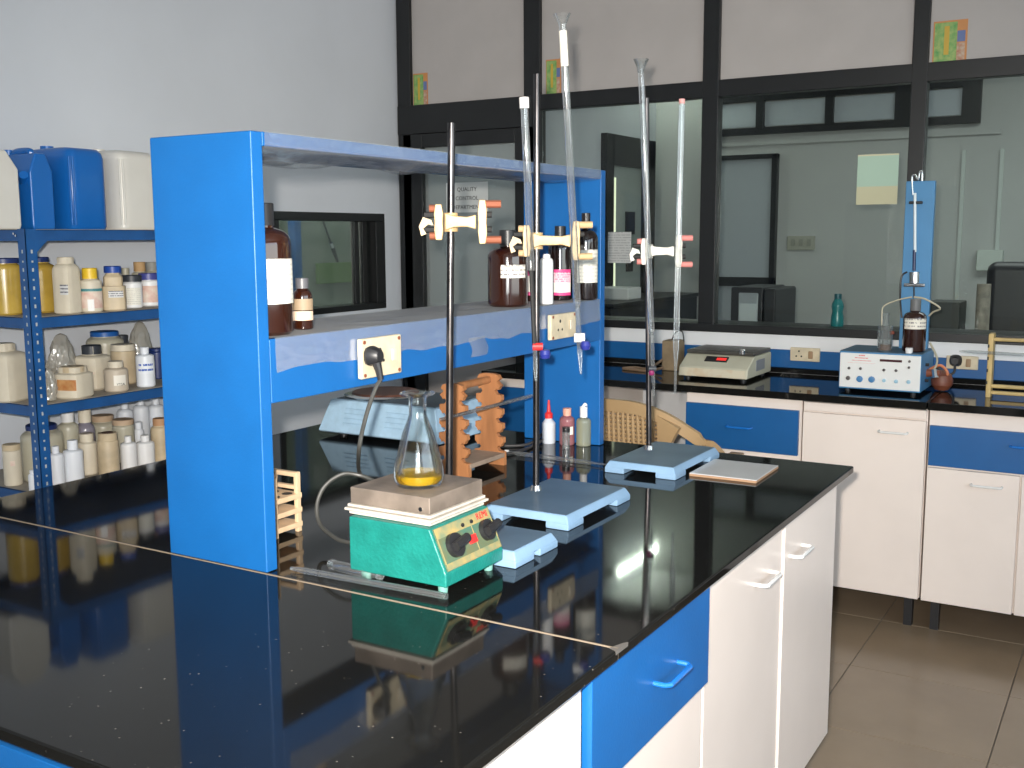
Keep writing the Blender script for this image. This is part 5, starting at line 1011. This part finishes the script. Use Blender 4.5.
LZ = [z + 0.0014 for z in LEV]
def spot(px, X_, lev):                      # point on a shelf: column of the photograph and distance from the shelf front
    d = ray(px, 300); k = X_ / d.x; return Vector((X_, d.y * k, LZ[lev]))
def item(name, label, cat, px, hw, ytop, X_, lev, bm_, cm, **kw):
    P = spot(px, X_, lev); r = hw * mpp(P)
    # stand it at its column near its own height
    d = ray(px, ytop + 15); k = X_ / d.x; P.y = d.y * k
    h = at_top(px, ytop, P) - P.z
    return bottle(name, label, cat, P, r, h, bm_, cm, **kw)
def jerrycan(label, px0, px1, ytop, X_, m, depth, side_bevel=0.25, handle_=True, rz=0.0):
    # px0 to px1: the span of the face towards the room
    pc = (px0 + px1) / 2; Xf_ = X_ + depth / 2; y0_, y1_ = Xp(px0, 190, Xf_).y, Xp(px1, 190, Xf_).y; P = Vector((X_, (y0_ + y1_) / 2, LZ[0]))
    h = Xp(pc, ytop, Xf_ - 0.04).z - P.z; wv = y1_ - y0_
    c = thing('jerrycan', label, 'jerrycan', P, rz, 'plastic jerrycans on the top shelf')
    hy, hx = wv / 2, depth / 2
    prf = [(-hy * 0.92, 0), (hy * 0.92, 0), (hy, h * 0.05), (hy, h * 0.74), (hy * 0.45, h * 0.97), (-hy * 0.45, h * 0.97), (-hy, h * 0.74), (-hy, h * 0.05)] if side_bevel else [(-hy * 0.96, 0), (hy * 0.96, 0), (hy, h * 0.04), (hy, h * 0.90), (hy * 0.9, h * 0.97), (-hy * 0.9, h * 0.97), (-hy, h * 0.92), (-hy, h * 0.04)]
    bm = prism(bm_new(), prf, -hx, hx, 'x'); bev(bm, 0.016, 4)
    if not side_bevel: bm.free(); bm = lathe([(0, 0), (hy * 0.95, 0), (hy, h * 0.04), (hy, h * 0.86), (hy * 0.96, h * 0.92), (hy * 0.85, h * 0.965), (hy * 0.5, h * 0.985), (0, h)], 64, 6.5, hx / hy)
    obj('body', bm, m, c, 50)
    if not side_bevel:                           # raised seams down the front corner
        for yy in (-hy * 0.93, -hy * 0.80): obj('rib', tube([(hx * 0.955 if yy < -hy * 0.9 else hx * 0.995, yy, h * 0.06), (hx * 0.955 if yy < -hy * 0.9 else hx * 0.995, yy, h * 0.86)], 0.004, 8), m, c)
    if handle_: obj('handle', tube(spline([(hx * 0.5, 0, h * 0.95), (hx * 0.45, 0, h * 1.0), (-hx * 0.2, 0, h * 1.0), (-hx * 0.5, 0, h * 0.95)], 5), 0.012, 10), m, c)
    obj('cap', lathe([(0, 0), (0.022, 0), (0.022, 0.02), (0, 0.022)], 18, c=(-hx * 0.65, 0, h * 0.955)), m, c)
    return c
jerrycan('white jerrycan at the left end of the top shelf', -22, 20, 148, -3.22, CANWHITE, 0.20)
c_ = jerrycan('small blue jerrycan with sloped shoulders and spout', 31, 54, 152, -3.22, CANBLUE, 0.20)
jerrycan('big blue jerrycan with rounded ribbed front on the top shelf', 70, 109, 147, -3.24, CANBLUE, 0.26, 0, False)
jerrycan('white jerrycan beside the big blue one on the top shelf', 120, 160, 150, -3.24, CANWHITE, 0.26, 0, False)
obj('spout', tube([(0.05, -0.03, 0.155), (0.085, -0.055, 0.175)], [0.016, 0.014], 12), CANBLUE, c_)

F0, F1, F2 = -2.99, -3.145, -3.295       # front, middle and back rows
G1, G2, G3 = 'jars on the second shelf', 'jars on the third shelf', 'bottles on the fourth shelf'
sq = dict(p=5.0, rz=0.35)
LBL = printed('typed_label', (0.62, 0.62, 0.62), (0.12, 0.12, 0.14), 3, 0.42); LPINK = mat('faded_pink_label', (0.62, 0.36, 0.30), 0.6, col2=(0.75, 0.65, 0.55), vscale=30)
TEALB = mat('teal_band', (0.06, 0.22, 0.24), 0.5); WSTAR = mat('white_triangle_label', (0.82, 0.82, 0.80), 0.5)
# second shelf
item('powder_jar', 'yellow powder jar with blue lid left of the shelf post', 'jar', 4, 16, 258, F1, 1, YELLOWJ, CAPNAVY, shoulder=0.80, neck=0.8, cap=0.09, capr=0.95, group=G1)
item('powder_jar', 'yellow powder jar with navy lid just right of the post', 'jar', 38, 17, 257, F1, 1, YELLOWJ, CAPNAVY, shoulder=0.76, neck=0.62, cap=0.09, capr=0.64, group=G1)
item('square_bottle', 'tall square cream bottle with framed label on second shelf', 'bottle', 66, 10.5, 257, F0 - 0.02, 1, CREAMP, CREAMP, shoulder=0.74, neck=0.62, cap=0.10, capr=0.70, labels=[(0.34, 0.52, 0.05, 0.75, LBL)], group=G1, p=5.0, rz=0.25)
item('round_jar', 'white round jar with yellow lid on the second shelf', 'jar', 90, 11, 268, F0 - 0.01, 1, CREAMP, CAPYEL, shoulder=0.68, neck=0.6, cap=0.24, capr=0.66, labels=[(0.10, 0.46, -1.2, 1.2, LPINK), (0.48, 0.54, -1.3, 1.3, TEALB), (0.04, 0.30, -0.3, 0.25, WSTAR)], group=G1)
item('square_bottle', 'cream bottle with bright blue cap on second shelf', 'bottle', 113, 11.5, 266, F0 - 0.01, 1, CREAMP2, CAPBLUE, shoulder=0.55, neck=0.55, cap=0.15, capr=0.72, step=0.80, labels=[(0.30, 0.45, -0.4, 0.7, LBL)], group=G1, p=4.0)
item('white_jar', 'white labelled jar with black lid on second shelf', 'jar', 132, 10, 275, F0 - 0.06, 1, WPLAST, CAPDARK, shoulder=0.72, neck=0.8, cap=0.20, capr=0.98, labels=[(0.10, 0.62, -0.7, 0.9, PAPER)], group=G1)
item('white_jar', 'white jar with violet blue lid next to the blue panel', 'jar', 149, 10, 273, F0 - 0.09, 1, WPLAST, mat('violet_cap', (0.05, 0.06, 0.25), 0.4), shoulder=0.72, neck=0.8, cap=0.20, capr=0.98, labels=[(0.12, 0.62, -0.9, 0.9, LPINK)], group=G1)
item('cork_bottle', 'brown stoppered bottle behind the violet lidded jar', 'bottle', 140, 8, 262, F1 - 0.03, 1, JARG, mat('cork', (0.45, 0.28, 0.13), 0.7), shoulder=0.70, neck=0.6, cap=0.22, capr=0.72, group=G1)
item('cork_bottle', 'grey bottle in the back row behind violet lidded jar', 'bottle', 152, 8, 262, F2, 1, JARG, mat('grey_cap2', (0.3, 0.3, 0.28), 0.6), shoulder=0.7, neck=0.6, cap=0.2, capr=0.7, group=G1)
item('cork_bottle', 'small clear stoppered bottle behind the black lidded jar', 'bottle', 126, 6, 268, F2, 1, JARG, JARG, shoulder=0.7, neck=0.5, cap=0.2, capr=0.6, group=G1)
# third shelf
item('square_bottle', 'big square cream bottle left of the post on third shelf', 'bottle', 4, 18, 343, F1, 2, CREAMP, CREAMP, shoulder=0.74, neck=0.5, cap=0.12, capr=0.55, group=G2, p=5.0, rz=0.3)
t = item('square_jar', 'square cream jar with red brown label on third shelf', 'jar', 73.5, 15, 366, F0 - 0.02, 2, CREAMP, CREAMP2, shoulder=0.74, neck=0.72, cap=0.18, capr=0.76, labels=[(0.28, 0.62, -0.45, 0.75, mat('rust_label', (0.42, 0.15, 0.04), 0.6, col2=(0.55, 0.30, 0.12), vscale=40))], group=G2, p=5.0, rz=0.3)
item('square_bottle', 'square cream bottle with charcoal screw cap on third shelf', 'bottle', 92, 14.5, 345, F1 + 0.02, 2, CREAMP, CAPDARK, shoulder=0.70, neck=0.52, cap=0.20, capr=0.64, labels=[(0.38, 0.42, 0.2, 0.7, LPINK)], group=G2, p=5.0, rz=0.3)
item('wide_jar', 'wide cloudy jar with blue lid in the back of third shelf', 'jar', 105, 18, 331, F2, 2, JARG, mat('mid_blue_lid', (0.01, 0.10, 0.36), 0.4), shoulder=0.74, neck=0.7, cap=0.10, capr=0.75, group=G2)
item('small_jar', 'small cream jar with round lettered label on third shelf', 'jar', 116, 11.5, 361, F0 - 0.02, 2, mat('dull_cream_plastic', (0.56, 0.48, 0.38), 0.5, var=0.1), CREAMP, shoulder=0.68, neck=0.58, cap=0.20, capr=0.64, labels=[(0.22, 0.56, -0.2, 0.85, WL)], group=G2)
jr = [x for x in bpy.data.objects if x.get('label', '').startswith('small cream jar with round')][0]; rj = 11.5 * mpp(jr.location)
text('lettering', 'YTSA', 0.012, INK, jr, (rj * math.sin(0.33) + 0.0012, -rj * math.cos(0.33) - 0.0012, 0.026), (PI / 2, 0, 0.33))
item('ribbed_jar', 'cream ribbed canister behind the small lettered jar', 'jar', 123.5, 12, 344, F1, 2, CREAMP2, CREAMP, shoulder=0.82, neck=0.85, cap=0.16, capr=0.97, group=G2)
t = item('white_bottle', 'white bottle with blue handwriting on the third shelf', 'bottle', 145, 9, 347, F0 - 0.02, 2, WPLAST2, WPLAST2, shoulder=0.76, neck=0.42, cap=0.16, capr=0.46, group=G2, labels=[(0.34, 0.62, -0.8, 0.9, printed('blue_handwriting', (0.76, 0.79, 0.84), (0.05, 0.12, 0.45), 2.2, 0.44, 9))])
item('dark_bottle', 'dark grey cap bottle behind the blue lidded jar', 'bottle', 122, 7, 335, F2 - 0.03, 2, JARG, CAPDARK, shoulder=0.6, neck=0.7, cap=0.3, capr=0.9, group=G2)
item('navy_tub', 'navy tub tucked beside the handwritten white bottle', 'tub', 157, 8, 348, F1, 2, CAPNAVY, CAPNAVY, shoulder=0.85, neck=0.8, cap=0.08, capr=0.9, group=G2)
def bag(label, px, py0, py1, hwp, X_, lev, tip=0.25, seed=0):
    P = spot(px, X_, lev); d = ray(px, (py0 + py1) / 2); P.y = d.y * X_ / d.x; s_ = mpp(P); h = at_top(px, py0, P) - P.z; w_ = hwp * s_
    bm = bm_new(); bmesh.ops.create_icosphere(bm, subdivisions=4, radius=1.0)
    for v in bm.verts:
        n = noise.noise(v.co * 2.2 + Vector((seed, 0, 0))) * 0.22 + noise.noise(v.co * 5 + Vector((seed, 3, 0))) * 0.10
        z = (v.co.z + 1) / 2; prof = (math.sin(PI * min(1, z * 0.9 + 0.12)) ** 0.6) * (1 - tip * z) if z < 1 else 0.1
        prof = max(0.10, 1.22 * (1 - z) ** 0.42 if z > 0.45 else 0.72 + 0.26 * math.sin(PI * z))
        rad = math.hypot(v.co.x, v.co.y) or 1e-6; k = prof * (1 + n) / max(rad, 0.15) * min(1, rad / 0.35)
        v.co = Vector((v.co.x * k * w_ * 0.7, v.co.y * k * w_, max(0.0008, z * h + n * 0.02 * (1 if 0.05 < z < 0.95 else 0))))
    return tag(obj('plastic_bag', bm, BAGM, None, 25, P), label, 'bag', 'crumpled plastic bags on the shelves')
bag('crumpled clear bag with pointed top right of the post', 62, 333, 395, 16, F1 - 0.01, 2, seed=1); bag('clear bag over a bottle beside the handwritten bottle', 141, 321, 385, 14, F2, 2, seed=5)
bag('small cream sack leaning on the shelf post', 50, 368, 405, 8, F0 - 0.012, 2, seed=9); bag('grey bag left of the post on third shelf', 27, 366, 403, 9, F1, 2, seed=12)
# fourth shelf
item('cream_canister', 'cream canister with pale lid at left of fourth shelf', 'canister', 12, 8.5, 444, F1 - 0.01, 3, CREAMP, CREAMP2, shoulder=0.84, neck=0.85, cap=0.14, capr=0.98, labels=[(0.5, 0.62, -0.2, 0.3, LPINK)], group=G3)
item('wide_jar', 'wide cloudy jar with navy lid behind the post', 'jar', 42, 20, 424, F1, 3, JARG, CAPNAVY, shoulder=0.74, neck=0.66, cap=0.09, capr=0.72, group=G3)
item('white_bottle', 'narrow white bottle partly behind the post on fourth shelf', 'bottle', 56, 7.5, 446, F0 - 0.02, 3, WPLAST2, WPLAST2, shoulder=0.76, neck=0.4, cap=0.16, capr=0.46, group=G3)
item('white_bottle', 'white bottle just right of the post on fourth shelf', 'bottle', 73, 9.5, 440, F0 - 0.02, 3, WPLAST2, WPLAST2, shoulder=0.72, neck=0.48, cap=0.20, capr=0.52, group=G3)
item('cream_bottle', 'cream bottle with grey sloped shoulder on fourth shelf', 'bottle', 87, 9.5, 433, F0 - 0.09, 3, CREAMP, mat('grey_brown_cap', (0.36, 0.30, 0.25), 0.6), shoulder=0.76, neck=0.7, cap=0.18, capr=0.6, conic=True, group=G3)
item('cream_bottle', 'yellowed bottle with dark brown conical cap', 'bottle', 108, 10, 432, F0 - 0.02, 3, CREAMP2, mat('dark_brown_cap', (0.10, 0.055, 0.04), 0.6), shoulder=0.80, neck=0.9, cap=0.17, capr=0.55, conic=True, group=G3)
item('white_bottle', 'white wash bottle with pointed cap on fourth shelf', 'bottle', 128.5, 7.8, 436, F0 - 0.02, 3, WPLAST, WPLAST, shoulder=0.74, neck=0.42, cap=0.16, capr=0.42, group=G3)
item('white_bottle', 'white wash bottle nearest the blue panel on fourth shelf', 'bottle', 145.5, 8.8, 435, F0 - 0.02, 3, WPLAST, WPLAST, shoulder=0.72, neck=0.46, cap=0.18, capr=0.48, group=G3)
item('orange_bottle', 'orange tan bottle cut off by the blue panel', 'bottle', 160, 9, 418, F0 - 0.03, 3, CREAMP2, mat('tan_cap', (0.45, 0.25, 0.13), 0.6), shoulder=0.72, neck=0.7, cap=0.16, capr=0.72, group=G3)
item('clear_bottle', 'clear bottle with white cap in the back row, fourth shelf', 'bottle', 68, 10, 412, F1 - 0.02, 3, JARG, WPLAST, shoulder=0.72, neck=0.55, cap=0.16, capr=0.6, group=G3)
item('clear_bottle', 'dark violet bottle with cream cap in the back row', 'bottle', 85, 9, 409, F1 - 0.02, 3, mat('violet_grey_glass', (0.22, 0.20, 0.24), 0.2), CREAMP, shoulder=0.62, neck=0.6, cap=0.22, capr=0.68, group=G3)
item('wide_jar', 'wide jar with tan lid in the back of fourth shelf', 'jar', 103, 14, 415, F2, 3, JARG, mat('tan_lid', (0.50, 0.36, 0.24), 0.6), shoulder=0.72, neck=0.7, cap=0.14, capr=0.76, group=G3)
item('wide_jar', 'jar with tan lid and yellow foot behind wash bottles', 'jar', 123.5, 10.5, 419, F1, 3, JARG, MATS['tan_lid'], shoulder=0.80, neck=0.85, cap=0.12, capr=0.98, group=G3)
for px, yt_, lb in ((125, 402, 'left'), (141, 398, 'middle'), (156, 398, 'right')):
    item('white_bottle', 'tall white bottle in the back row of fourth shelf, %s of three' % lb, 'bottle', px, 7.8, yt_, F2 - 0.02, 3, WPLAST2, WPLAST2, shoulder=0.76, neck=0.42, cap=0.12, capr=0.46, group=G3)
item('white_bottle', 'small clear white bottle between the two wash bottles', 'bottle', 139, 5, 422, F1, 3, WPLAST2, WPLAST2, shoulder=0.7, neck=0.6, cap=0.16, capr=0.7, group=G3)
item('small_bottle', 'tiny clear bottle before the navy lidded jar', 'bottle', 33, 4, 470, F0 - 0.03, 3, WPLAST2, WPLAST2, shoulder=0.7, neck=0.5, cap=0.15, capr=0.6, group=G3)
